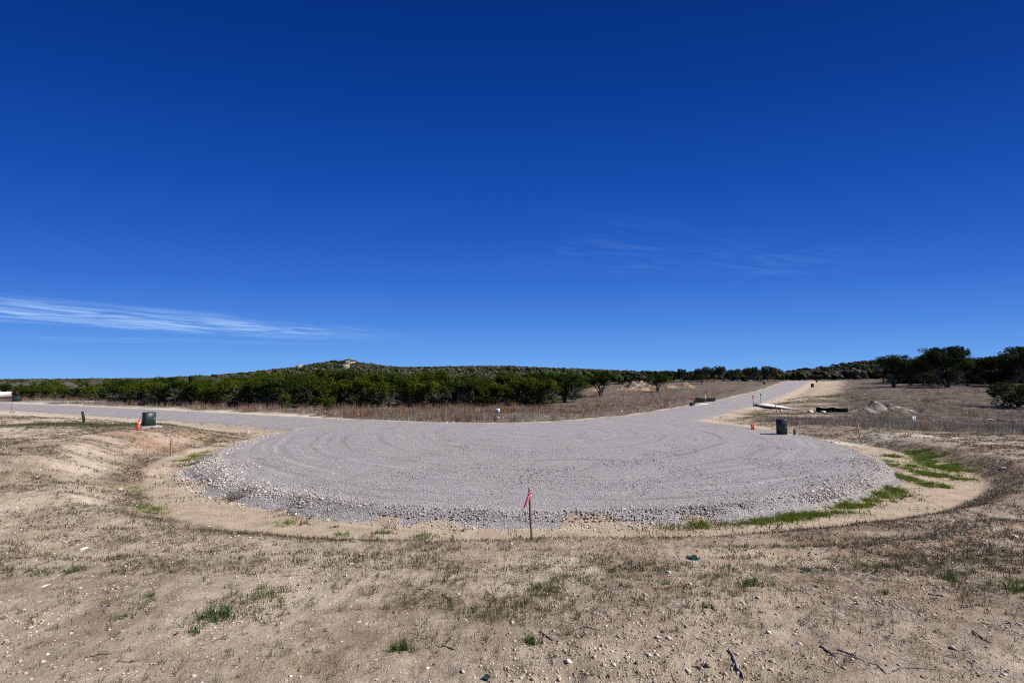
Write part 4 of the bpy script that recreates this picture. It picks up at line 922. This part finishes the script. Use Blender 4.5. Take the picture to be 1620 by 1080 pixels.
# dark leaning post left
p = G(132, 668); r_ = empty('fence_post', p, 0, 'short dark leaning post standing in green grass at left', 'post')
hh = 16.5 / F * p[1]; mb = MB(); mb.tube([(.03, 0, -.15), (.0, 0, hh * .35), (-.06, 0, hh * .75), (-.10, 0, hh)], [.06, .058, .055, .052], 10); mb.build('shaft', MAT['black'], r_, True)
mb = MB(); mb.tube([(-.10, 0, hh), (-.103, 0, hh + .015)], [.048, .045], 10); mb.build('cap', MAT['stick'], r_)
# small black riser by the right transformer
p = G(1257, 688); r_ = empty('utility_riser', p, 0, 'small black capped riser right of the right transformer', 'utility riser')
mb = MB(); mb.tube([(0, 0, -.1), (0, 0, .21)], .05, 10); mb.build('pipe', MAT['black'], r_, True)
mb = MB(); mb.tube([(0, 0, .21), (0, 0, .235), (0, 0, .25)], [.062, .062, .045], 10); mb.build('cap', MAT['black'], r_, True)

# ------------------------------------------------------------------ pad mounted transformers
def transformer(p, wd, dp, h, rz, label, padlabel, padsize):
    pad = MB(); pad.box((0, 0, 0), (padsize[0], padsize[1], .20), bev=.02)
    po = pad.build('concrete_pad', MAT['padgrey']); po.location = (p[0], p[1], p[2] - .045); po.rotation_euler = (0, 0, rz)
    tag(po, padlabel, 'concrete pad')
    r_ = empty('transformer', (p[0], p[1], p[2] + .053), rz, label, 'transformer')
    mb = MB(); mb.box((0, 0, h * .46), (wd, dp, h * .92), bev=.004); mb.build('cabinet', MAT['green'], r_)
    # sloped lid
    hw, hd = wd / 2 + .004, dp / 2 + .004; z0, z1, z2 = h * .92, h * .965, h * .955
    V = [(-hw, -hd, z0), (hw, -hd, z0), (hw, hd, z0), (-hw, hd, z0), (-hw, -hd, z2), (hw, -hd, z2), (hw, hd, z1), (-hw, hd, z1)]
    mb = MB(); mb.add(V, (), [(0, 3, 2, 1), (4, 5, 6, 7), (0, 1, 5, 4), (1, 2, 6, 5), (2, 3, 7, 6), (3, 0, 4, 7)]); lid = mb.build('lid', MAT['green'], r_)
    mb = MB(); mb.box((-wd * .02, -dp / 2 - .008, h * .44), (wd * .90, .016, h * .80), bev=.004); d_ = mb.build('door', MAT['green'], r_)
    mb = MB(); mb.box((wd * .36, -dp / 2 - .026, h * .46), (.035, .02, .14), bev=.004); mb.build('latch', MAT['steel'], d_)
    return r_
p = G(221, 677.5)
p = p + np.array([-.05, .55, 0]); p[2] = height(p[0], p[1])
transformer(p, .40, .40, .64, R(58), 'dark green transformer cabinet on a pad by the left road', 'grey concrete pad under the left transformer', (.8, .85))
p = G(1237, 688)
transformer(p, .44, .36, .74, R(-25), 'dark green transformer cabinet beside the right rim of the gravel bulb', 'pale concrete pad under the right transformer', (.85, .75))
mb = MB(); mb.tube([(0, 0, -.05), (0, 0, .40)], .024, 8); r0_ = G(1228.5, 681); o_ = empty('marker_post', r0_, 0, 'orange marker post partly hidden behind the right transformer', 'marker post')
mb.build('post', MAT['orange'], o_, True); mb = MB(); mb.tube([(0, 0, .40), (0, 0, .425)], [.026, .015], 8); mb.build('cap', MAT['orange'], o_, True)
x = xat(29, 62); p = np.array([x, 62., float(height(x, 62.))])
transformer(p, .75, .6, .72, R(20), 'far green transformer cabinet beside the parked white truck', 'pale concrete pad under the far left transformer', (1.3, 1.0))
for px, Yd, hpx, lab in ((1285, 96, 6, 'black utility pedestal on the right verge of the road, nearer one'), (1292, 118, 4, 'black utility pedestal by the road crest, farther one'), (1209, 108, 4.5, 'black utility pedestal left of the road before the oak line')):
    x = xat(px, Yd); h = hpx / F * Yd; r_ = empty('utility_pedestal', (x, Yd, float(height(x, Yd))), .2, lab, 'utility pedestal', 'pedestals along the right road')
    mb = MB(); mb.box((0, 0, h * .42 - .1), (h * .55, h * .45, h * .84 + .2), bev=.02); mb.build('body', MAT['black'], r_)
    mb = MB(); mb.box((0, 0, h * .92), (h * .62, h * .52, h * .16), taper=.85, bev=.02); mb.build('cap', MAT['black'], r_)

# ------------------------------------------------------------------ culvert aprons, slabs, silt fences
def slab(name, corners, label, cat, th=.12, mat='concrete', lift=.03):
    C_ = [G(a, b_) for a, b_ in corners]; C_ = np.array(C_); c0 = C_.mean(0); k = len(C_)
    top = C_ - c0 + np.array([0, 0, lift]); bot = top - np.array([0, 0, th + .1])
    V = np.vstack([top, bot]); f4 = [(i + k, (i + 1) % k + k, (i + 1) % k, i) for i in range(k)]
    f3 = [(0, i, i + 1) for i in range(1, k - 1)] + [(k, k + i + 1, k + i) for i in range(1, k - 1)]
    mb = MB(); mb.add(V, f3, f4); o_ = mb.build(name, MAT[mat]); o_.location = tuple(c0); return tag(o_, label, cat)
slab('concrete_apron', [(1192, 642), (1225, 644.5), (1262, 649.5), (1240, 644), (1222, 641), (1207, 638.5), (1196, 639.5)], 'white concrete culvert apron tapering away from the right road', 'concrete apron', lift=.10)
slab('concrete_apron', [(1090, 643.5), (1122, 638.8), (1116, 638), (1098, 640.5)], 'narrow white concrete strip at the road edge below the black silt fence', 'concrete apron', lift=.05)
slab('concrete_slab', [(1279, 652.5), (1287, 652.5), (1286, 650), (1279, 650)], 'small white concrete slab left of the long black silt fence', 'concrete slab', lift=.08)
slab('concrete_slab', [(1298, 653), (1307, 653), (1304, 649.5), (1296, 649.5)], 'white concrete slab leaning against the long black silt fence', 'concrete slab', lift=.12)
def silt(pts, hs_, label, posts):
    r_ = empty('silt_fence', G(*pts[0]), 0, label, 'silt fence'); o0 = G(*pts[0]); V = []; k = 0
    W_ = [G(*q_) for q_ in pts]
    P_ = []
    for a, b_ in zip(range(len(W_) - 1), range(1, len(W_))):
        for f in np.linspace(0, 1, 7)[(0 if a == 0 else 1):]:
            P_.append((W_[a] * (1 - f) + W_[b_] * f, hs_[a] * (1 - f) + hs_[b_] * f, f))
    for c_, h_, f in P_:
        sag = h_ * (.92 + .08 * math.cos(f * 2 * math.pi)); z = float(height(c_[0], c_[1])); b0 = c_ - o0; b0[2] = z - o0[2]
        for off in (-.008, .008): V += [b0 + np.array([0, off, -.1]), b0 + np.array([0, off + .05 * math.sin(f * 9), sag])]
    n_ = len(P_); f4 = []
    for i in range(n_ - 1):
        a = i * 4; b_ = a + 4; f4 += [(a, b_, b_ + 1, a + 1), (a + 2, a + 3, b_ + 3, b_ + 2), (a + 1, b_ + 1, b_ + 3, a + 3)]
    f4 += [(0, 1, 3, 2), ((n_ - 1) * 4, (n_ - 1) * 4 + 2, (n_ - 1) * 4 + 3, (n_ - 1) * 4 + 1)]
    mb = MB(); mb.add(V, (), f4); mb.build('fabric', MAT['silt'], r_)
    for f in posts:
        i = int(f * (n_ - 1)); c_ = P_[i][0] - o0; mb = MB(); mb.box((c_[0], c_[1] + .035, P_[i][1] * .5), (.04, .04, P_[i][1] * 1.25)); mb.build('post', MAT['darkwood'], r_)
silt([(1097, 642), (1100, 637), (1132, 634.5)], [.42, .62, .42], 'sagging black silt fence left of the right road', (0, .5, .99))
silt([(1292, 650.5), (1318, 651.5), (1342, 652)], [.36, .36, .32], 'long low black silt fence in the right field by the white slabs', (0, .33, .66, .99))

# ------------------------------------------------------------------ signs
p = G(787, 661); r_ = empty('yard_sign', p, 0, 'small white and blue realty sign on a post before the thicket', 'sign')
h = 14.5 / F * p[1]; wd = 7.0 / F * p[1]; sh = 6.2 / F * p[1]
mb = MB(); mb.box((0, .02, h * .5 - .1), (.05, .04, h + .1)); mb.build('post', MAT['wood'], r_)
mb = MB(); mb.box((0, -.015, h - sh / 2), (wd, .02, sh)); s_ = mb.build('panel', MAT['white'], r_)
mb = MB(); mb.box((0, -.0275, h - sh * .83), (wd * .98, .004, sh * .30)); mb.build('blue_band', MAT['blue'], s_)
mb = MB(); mb.box((wd * .05, -.0275, h - sh * .16), (wd * .5, .004, sh * .09)); mb.build('red_line', MAT['red'], s_)
mb = MB(); mb.box((0, -.0275, h - sh * .34), (wd * .7, .004, sh * .05)); mb.box((0, -.0275, h - sh * .5), (wd * .6, .004, sh * .05)); mb.build('text_lines', MAT['blue'], s_)['kind'] = 'stuff'
p = G(1446, 669); r_ = empty('lot_marker', p, 0, 'white two board lot marker in the tall straw of the right field', 'lot marker')
h = 12 / F * p[1]; w_ = 2.4 / F * p[1]
for s_ in (-1, 1):
    mb = MB(); mb.box((s_ * w_ * .60, 0, h / 2 - .1), (w_ * .95, .03, h + .1), bev=.004); mb.build('board', MAT['white'], r_)
mb = MB(); mb.box((0, .03, h / 2 - .08), (w_ * .3, .03, h + .1)); mb.build('post', MAT['black'], r_)
mb = MB(); mb.tube([(-w_ * .5, .0, h - .005), (0, 0, h + .06), (w_ * .5, 0, h - .005)], .012, 6); mb.build('handle', MAT['black'], r_)

# ------------------------------------------------------------------ rocks, sticks, scraps and single clumps
def rock(px, py, wpx, mat, label, flat=.5, seed=0, name='limestone_rock', cat='rock'):
    p = G(px, py); s = wpx / F * p[1] * .5; rs = np.random.default_rng(int(px * 7 + py))
    import bmesh
    bm = bmesh.new(); bmesh.ops.create_icosphere(bm, subdivisions=2, radius=1)
    ax = rs.normal(0, 1, (5, 3)); ax /= np.linalg.norm(ax, axis=1)[:, None]
    for v in bm.verts:
        c_ = np.array(v.co)
        for a_ in ax:
            e = c_ @ a_ - .62
            if e > 0: c_ = c_ - a_ * e * .85
        c_ = c_ * (1 + rs.uniform(-.06, .06)); v.co = Vector((c_[0] * s, c_[1] * s * .75, c_[2] * s * flat))
    me = bpy.data.meshes.new(name); bm.to_mesh(me); bm.free()
    o_ = link(name, me, MAT[mat]); o_.location = (p[0], p[1], p[2] + s * flat * .3); o_.rotation_euler = (rs.uniform(-.2, .2), rs.uniform(-.2, .2), rs.uniform(0, 6))
    return tag(o_, label, cat)
rock(786, 660.5, 9, 'tan', 'tan rock lying below the realty sign', .45)
rock(1586, 741, 10, 'rock', 'pale rock on the brown turf at the right edge', .5)
rock(1566, 665, 13, 'rock', 'flat white rock among russet grass in the right field', .3)
rock(1236, 650, 6, 'rock', 'pale rock below the concrete apron', .8)
rock(190, 774, 8, 'rock', 'white flat stone on the left bank above the ditch', .35)
rock(133, 868, 11, 'rock', 'white flat stone on the left slope above the grass patch', .35)
rock(70, 927, 14, 'rock', 'white crusted stone in the left foreground', .25)
rock(573, 877, 8, 'rock', 'white stone on the near bank left of the tall stake', .45)
rock(562, 825, 6, 'rock', 'white block at the toe of the stone apron, left of the tall stake', .7)
rock(1090, 1062, 11, 'rock', 'white oval stone in the right of centre foreground, bottom', .4)
rock(1042, 1009, 12, 'rock', 'white blocky stone above the oval stone in foreground', .5)
rock(1058, 905, 8, 'rock', 'white stone in the grassy foreground right of the tall stake', .5)
rock(1028, 1037, 9, 'rock', 'white chipped stone left of the split grey stick', .6)
rock(568, 984, 9, 'rock', 'white flat stone in the centre left foreground grass', .35)
rock(580, 987, 6, 'rock', 'smaller white stone touching its larger neighbour, centre left', .4)
rock(903, 885, 8, 'rock', 'white stone on the bank just right of the tall stake', .4)
rock(1322, 902, 7, 'rock', 'white stone left of the dark green tuft in right foreground', .5)
rock(1265, 1018, 9, 'rock', 'pale stone beside green sprouts in right foreground', .5)
rock(1608, 849, 9, 'rock', 'flat pale stone at the far right above the rut', .3)
rock(1600, 845, 6, 'rock', 'small pale stone left of the flat one at the far right', .4)
def stick(pts, rpx, label, mat='stick', twigs=0, seed=1, split=False):
    W_ = np.array([G(a, b_) for a, b_ in pts]); d_ = W_[:, 1].mean(); r0 = rpx / F * d_ / 2
    f = np.linspace(0, 1, 4 * (len(W_) - 1) + 1); idxs = np.linspace(0, 1, len(W_))
    P_ = np.column_stack([np.interp(f, idxs, W_[:, i]) for i in range(3)]); rs = np.random.default_rng(seed)
    P_ += rs.normal(0, r0 * .35, P_.shape); P_[:, 2] = np.maximum(P_[:, 2], height(P_[:, 0], P_[:, 1])) + r0 * .7
    o0 = P_[0].copy(); P_ -= o0
    r_ = empty('fallen_stick', o0, 0, label, 'stick'); mb = MB(); rad = r0 * np.interp(f, [0, .15, .8, 1], [.8, 1.1, .8, .4]) * rs.uniform(.8, 1.2, len(f)); mb.tube(P_, rad, 7)
    mb.build('stem', MAT[mat], r_, False)
    for i in range(twigs):
        k = rs.integers(1, len(P_) - 1); e = P_[k] + np.array([rs.normal(0, 1) * .09, rs.normal(0, 1) * .09, rs.uniform(.0, .04)])
        mb = MB(); mb.tube([P_[k], (P_[k] + e) / 2 + rs.normal(0, .006, 3), e], r0 * np.array([.5, .4, .2]), 5); mb.build('twig', MAT[mat], r_)
    if split:
        mb = MB(); k = len(P_) // 2; off = np.array([r0 * 1.6, 0, r0 * .2]); n_ = len(P_) - k
        mb.tube(P_[k:] + off * np.linspace(.25, 1, n_)[:, None], r0 * np.linspace(.6, .35, n_), 6); mb.build('splinter', MAT['palestick'], r_)
stick([(1154, 1029), (1162, 1045), (1168, 1058), (1176, 1074)], 4.2, 'thick split grey stick at the bottom right of centre', 'greywood', 0, 1, True)
stick([(1140, 1020), (1150, 1017), (1163, 1018)], 1.6, 'short bleached twig above the split grey stick', 'palestick', 2, 2)
stick([(922, 991), (938, 995), (952, 998)], 2.4, 'dark stick in the centre right foreground', 'stick', 1, 3)
stick([(855, 1000), (866, 1008), (876, 1013)], 2.4, 'dark crooked stick just right of the single bright green tuft', 'stick', 1, 4)
stick([(663, 932), (676, 933), (690, 935)], 2.4, 'grey stick lying by the grassy patch in centre foreground', 'greywood', 0, 5)
stick([(700, 941), (707, 945), (711, 951)], 2.2, 'short dark hooked stick right of the grey stick in centre foreground', 'stick', 1, 6)
stick([(693, 1024), (705, 1022), (713, 1026), (722, 1029)], 2.0, 'forked twig at the bottom centre', 'stick', 2, 7)
stick([(585, 1046), (600, 1042), (612, 1040)], 1.4, 'thin pale twig at the bottom left of centre', 'palestick', 0, 8)
stick([(135, 1040), (155, 1036), (180, 1033)], 2.0, 'straight dark twig in the left foreground', 'stick', 0, 9)
stick([(185, 1047), (205, 1048), (232, 1043)], 2.0, 'knobbly dark twig right of the straight one in left foreground', 'stick', 3, 10)
stick([(88, 960), (100, 953), (114, 946)], 1.6, 'thin slanting twig in the left foreground slope', 'stick', 0, 11)
stick([(58, 975), (72, 968)], 1.6, 'short twig below the thin slanting one at left', 'stick', 0, 12)
stick([(310, 1023), (325, 1020), (345, 1012), (360, 1005)], 1.6, 'long curved twig below the bright green clump at left', 'stick', 2, 13)
stick([(1298, 1021), (1312, 1032), (1322, 1040)], 2.6, 'dark twig pointing down right near the green sprouts at right', 'stick', 1, 14)
stick([(1325, 1028), (1345, 1036), (1365, 1045)], 2.0, 'branching brown twig in the right foreground', 'stick', 4, 15)
stick([(1420, 1060), (1432, 1056), (1455, 1058), (1482, 1059)], 2.0, 'long horizontal twig at the bottom right', 'stick', 2, 16)
stick([(1468, 940), (1482, 942), (1493, 945)], 2.4, 'short black stick right of the green tuft in right foreground', 'stick', 0, 17)
stick([(1539, 998), (1553, 1009), (1568, 1019)], 1.8, 'straight slanting twig in the far right foreground', 'stick', 0, 18)
stick([(1435, 965), (1450, 966), (1462, 968)], 1.8, 'thin dark twig below the short black stick at right', 'stick', 1, 19)
stick([(1375, 1050), (1388, 1052), (1400, 1066)], 2.2, 'bent twig at the bottom right with a long tail', 'stick', 2, 20)
stick([(715, 858), (718, 850), (716, 846)], 1.6, 'upright broken twig on the near bank left of the tall stake', 'stick', 2, 21)
stick([(1095, 1055), (1103, 1056), (1110, 1061)], 2.4, 'short brown curved bark strip near the white oval stone', 'darkwood', 0, 22)
def scrap(px, py, wpx, label, seed):
    p = G(px, py); s = wpx / F * p[1] * .5; rs = np.random.default_rng(seed); V = []; n_ = 6
    for i in range(n_):
        for j in range(n_): V.append(((i / (n_ - 1) - .5) * 2 * s + rs.normal(0, .08) * s, (j / (n_ - 1) - .5) * 1.6 * s + rs.normal(0, .08) * s, abs(rs.normal(.3, .35)) * s * .5 + .01))
    V = np.array(V); V2 = V - np.array([0, 0, .004]); k = n_ * n_
    f4 = [(i * n_ + j, (i + 1) * n_ + j, (i + 1) * n_ + j + 1, i * n_ + j + 1) for i in range(n_ - 1) for j in range(n_ - 1)]
    mb = MB(); mb.add(np.vstack([V, V2]), (), f4 + [tuple(x + k for x in f[::-1]) for f in f4]); o_ = mb.build('plastic_scrap', MAT['teal']); o_.location = tuple(p); o_.rotation_euler = (0, 0, seed)
    tag(o_, label, 'scrap')
scrap(769, 1074, 11, 'crumpled dark green plastic scrap at the bottom edge', 1); scrap(1097, 884, 16, 'dark teal plastic scrap on the right of the near bank', 2); scrap(1276, 902, 12, 'faded teal plastic scrap in the right foreground grass', 3)
def clump(px, py, wpx, hpx, label, cols=GREEN, nb=160, width=.003):
    p = G(px, py); s = wpx / F * p[1] * .5; h = hpx / F * p[1]; m = max(7, int(nb / 15))
    P_ = np.column_stack([rng.normal(0, s * .6, m), rng.normal(0, s * .45, m), np.zeros(m)]); P_[:, 2] = height(P_[:, 0] + p[0], P_[:, 1] + p[1]) - p[2]
    V, Fs, T = blades(P_, np.full(m, h) * rng.uniform(.45, 1.0, m), .6, 9, width, cols, [2, 2, 1] if len(cols) == 3 else [1] * len(cols), s * .14)
    o_ = link('grass_clump', make_mesh('grass_clump', V, Fs, tint=T), MAT['grass']); o_.location = tuple(p); tag(o_, label, 'grass clump')
LUSH = [(.05, .13, .012), (.075, .15, .018), (.04, .09, .012)]
clump(670, 850, 46, 9, 'widest bright green grass clump in the ditch left of the tall stake', LUSH, 420, .004)
clump(541, 846, 26, 7, 'green grass clump in the ditch, left of the widest clump by two', LUSH, 200, .004)
clump(602, 843, 18, 8, 'green grass clump in the ditch just left of the widest clump', LUSH, 170, .004)
clump(614, 844, 7, 6, 'tiny green tuft touching the clump left of the widest clump', LUSH, 60, .004)
clump(529, 834, 11, 6, 'round green tuft at the stone toe left of the ditch clumps', LUSH, 90, .004)
clump(482, 829, 18, 6, 'reddish brown tuft at the stone toe in the ditch, left', [(.12, .06, .03), (.09, .07, .03), (.06, .05, .02)], 140, .004)
clump(458, 827, 18, 6, 'green tuft leftmost along the stone toe in the ditch', LUSH, 120, .004)
clump(725, 839, 22, 5, 'brownish green tuft between the stake and the widest clump', OLIVE, 140, .004)
clump(346, 976, 44, 16, 'dark green dense grass clump in the left foreground', [(.030, .085, .022), (.045, .10, .02), (.025, .06, .018)], 520, .0028)
clump(306, 1000, 26, 12, 'smaller green grass clump below the dense left one', GREEN, 160, .0025)
clump(632, 1026, 30, 22, 'leafy green grass clump in the bottom centre foreground', [(.05, .11, .02), (.07, .13, .03), (.04, .08, .02)], 200, .0032)
clump(840, 1018, 24, 20, 'single bright green grass clump in the centre foreground', [(.05, .12, .02), (.08, .14, .03), (.04, .08, .02)], 160, .003)
clump(1390, 897, 34, 14, 'dark green tuft in the right foreground above the twigs', GREEN, 260, .003)
clump(1506, 918, 30, 15, 'dark green tuft second from the right edge in the foreground', GREEN, 280, .003)
clump(1608, 935, 36, 18, 'dark green tuft at the right edge of the foreground', GREEN, 320, .003)
clump(1402, 938, 16, 9, 'small green tuft below the dark tuft in right foreground', GREEN, 120, .0028)
clump(232, 944, 14, 9, 'small lone green tuft on the left foreground slope', GREEN, 90, .0026)
clump(378, 884, 14, 9, 'small green tuft on the left slope near the bank', GREEN, 90, .0028)
clump(110, 905, 28, 12, 'green tuft in the grass patch at the far left', GREEN, 200, .003)
clump(188, 978, 22, 10, 'spiky green sprig in the left foreground', GREEN, 90, .0026)
clump(1192, 925, 26, 14, 'green tuft on the right of the grassy foreground patch', GREEN, 220, .003)
clump(1122, 962, 16, 11, 'small green tuft right of centre foreground', GREEN, 100, .0028)

# ------------------------------------------------------------------ white pickup at the left edge
def pickup(p, rz):
    r_ = empty('pickup_truck', p, rz, 'white pickup truck parked beyond the left road, tail showing at the frame edge', 'pickup truck')
    # x: rear at 0, front at -5.6 ; y: width
    def ext(prof, y0, y1, name, mat, par=r_):
        k = len(prof); V = [(a, y0, b_) for a, b_ in prof] + [(a, y1, b_) for a, b_ in prof]
        mb = MB(); c0 = np.array(V).mean(0); V = V + [tuple(np.array([np.mean([a for a, _ in prof]), y0, np.mean([b_ for _, b_ in prof])])), tuple(np.array([np.mean([a for a, _ in prof]), y1, np.mean([b_ for _, b_ in prof])]))]
        f4 = [(i, (i + 1) % k, (i + 1) % k + k, i + k) for i in range(k)]; f3 = [((i + 1) % k, i, 2 * k) for i in range(k)] + [(i + k, (i + 1) % k + k, 2 * k + 1) for i in range(k)]
        mb.add(V, f3, f4); return mb.build(name, MAT[mat], par)
    ext([(0, .55), (0, 1.22), (-1.85, 1.24), (-1.85, .5)], -.95, .95, 'bed', 'white')
    ext([(-1.88, .5), (-1.88, 1.25), (-2.05, 1.85), (-3.35, 1.86), (-4.0, 1.28), (-4.0, .5)], -.93, .93, 'cab', 'white')
    ext([(-4.02, .5), (-4.02, 1.26), (-5.4, 1.12), (-5.55, .9), (-5.55, .5)], -.94, .94, 'hood', 'white')
    for s_ in (-1, 1):
        ext([(-2.15, 1.3), (-2.25, 1.75), (-3.3, 1.76), (-3.8, 1.3)], s_ * .935 - .006, s_ * .935 + .006, 'side_window', 'glass')
        mb = MB(); mb.box((-.03, s_ * .88, 1.0), (.08, .17, .34), bev=.01); mb.build('tail_light', MAT['red'], r_)
        for xw in (-1.15, -4.6):
            mb = MB(); mb.tube([(xw, s_ * .70, .38), (xw, s_ * .98, .38)], .38, 20); w_ = mb.build('wheel', MAT['rubber'], r_)
            mb = MB(); mb.tube([(xw, s_ * .975, .38), (xw, s_ * .99, .38)], .22, 14); mb.build('rim', MAT['steel'], w_)
    mb = MB(); mb.box((.06, 0, .55), (.14, 1.8, .18), bev=.02); mb.build('bumper', MAT['steel'], r_)
    mb = MB(); mb.box((.008, 0, .92), (.02, 1.5, .52), bev=.005); mb.build('tailgate', MAT['white'], r_)
x = xat(8, 72, 630); pickup((x, 72., float(height(x, 72.))), R(0))

# ------------------------------------------------------------------ house on the hill
Yh = 468.; xh = xat(551, Yh, 572); zh = tops(567.5, Yh) - 8.1; pass
h_ = empty('hilltop_house', (xh, Yh, zh), R(-12), 'stone house with dark hipped roof on the hilltop', 'house')
mb = MB(); mb.box((1.5, 0, 2.0), (9, 9, 8.0)); mb.build('wall', MAT['housewall'], h_)
mb = MB(); mb.box((-4.8, .6, .9), (3.6, 7, 6.0)); mb.build('wall', MAT['housewall'], h_)
def hip(cx, cy, w_, d_, z0, hh_, rl, name):
    V = [(cx - w_ / 2, cy - d_ / 2, z0), (cx + w_ / 2, cy - d_ / 2, z0), (cx + w_ / 2, cy + d_ / 2, z0), (cx - w_ / 2, cy + d_ / 2, z0), (cx - rl / 2, cy, z0 + hh_), (cx + rl / 2, cy, z0 + hh_)]
    mb = MB(); mb.add(V, [(0, 3, 4), (1, 5, 2)], [(0, 4, 5, 1), (2, 5, 4, 3), (0, 1, 2, 3)]); return mb.build(name, MAT['roof'], h_)
r1 = hip(1.5, 0, 11, 11, 6.0, 2.1, 3.5, 'roof'); hip(-4.6, .6, 6.4, 8.6, 3.92, 1.9, 2, 'roof')
for cx in (-3.2, 3.1):
    mb = MB(); mb.box((cx, .6, 7.4 if cx > 0 else 6.4), (.9, .9, 3.4)); mb.build('chimney', MAT['housewall'], r1)
for cx, cz, w_ in ((-.9, 4.6, 1.3), (2.3, 4.6, 1.2), (4.6, 4.6, 1.3), (-.5, 1.6, 1.2), (3.5, 1.6, 1.4), (-5.2, 2.6, 1.2)):
    mb = MB(); yf = -4.53 if cx > -3 else -2.93; mb.box((cx, yf, cz), (w_, .06, 1.5)); f_ = mb.build('window', MAT['white'], h_)
    mb = MB(); mb.box((cx, yf - .04, cz), (w_ * .82, .03, 1.28)); mb.build('pane', MAT['glass'], f_)
for px, py, w_, hh_, lab in ((548, 577.5, 5.5, 1.8, 'pale stone retaining wall below the hilltop house'), (474, 578, 4, 1.2, 'pale low stone wall on the left shoulder of the hill'), (516, 587, 2.2, 3.5, 'small pale stone tower like wall on the hill face'), (502, 584, 4, 1.4, 'short pale rock ledge left of the small tower wall')):
    Yw = 395. if py < 580 else 370.; xw = xat(px, Yw, py); zt = tops(py - 1.5, Yw); zb = float(height(xw, Yw))
    mb = MB(); mb.box((0, 0, (zt - zb) / 2 - 1), (w_, 1.2, zt - zb + 2), Matrix.Rotation(.15, 3, 'Z'), .96, .1); o_ = mb.build('stone_wall', MAT['oldwall']); o_.location = (xw, Yw, zb); tag(o_, lab, 'stone wall')
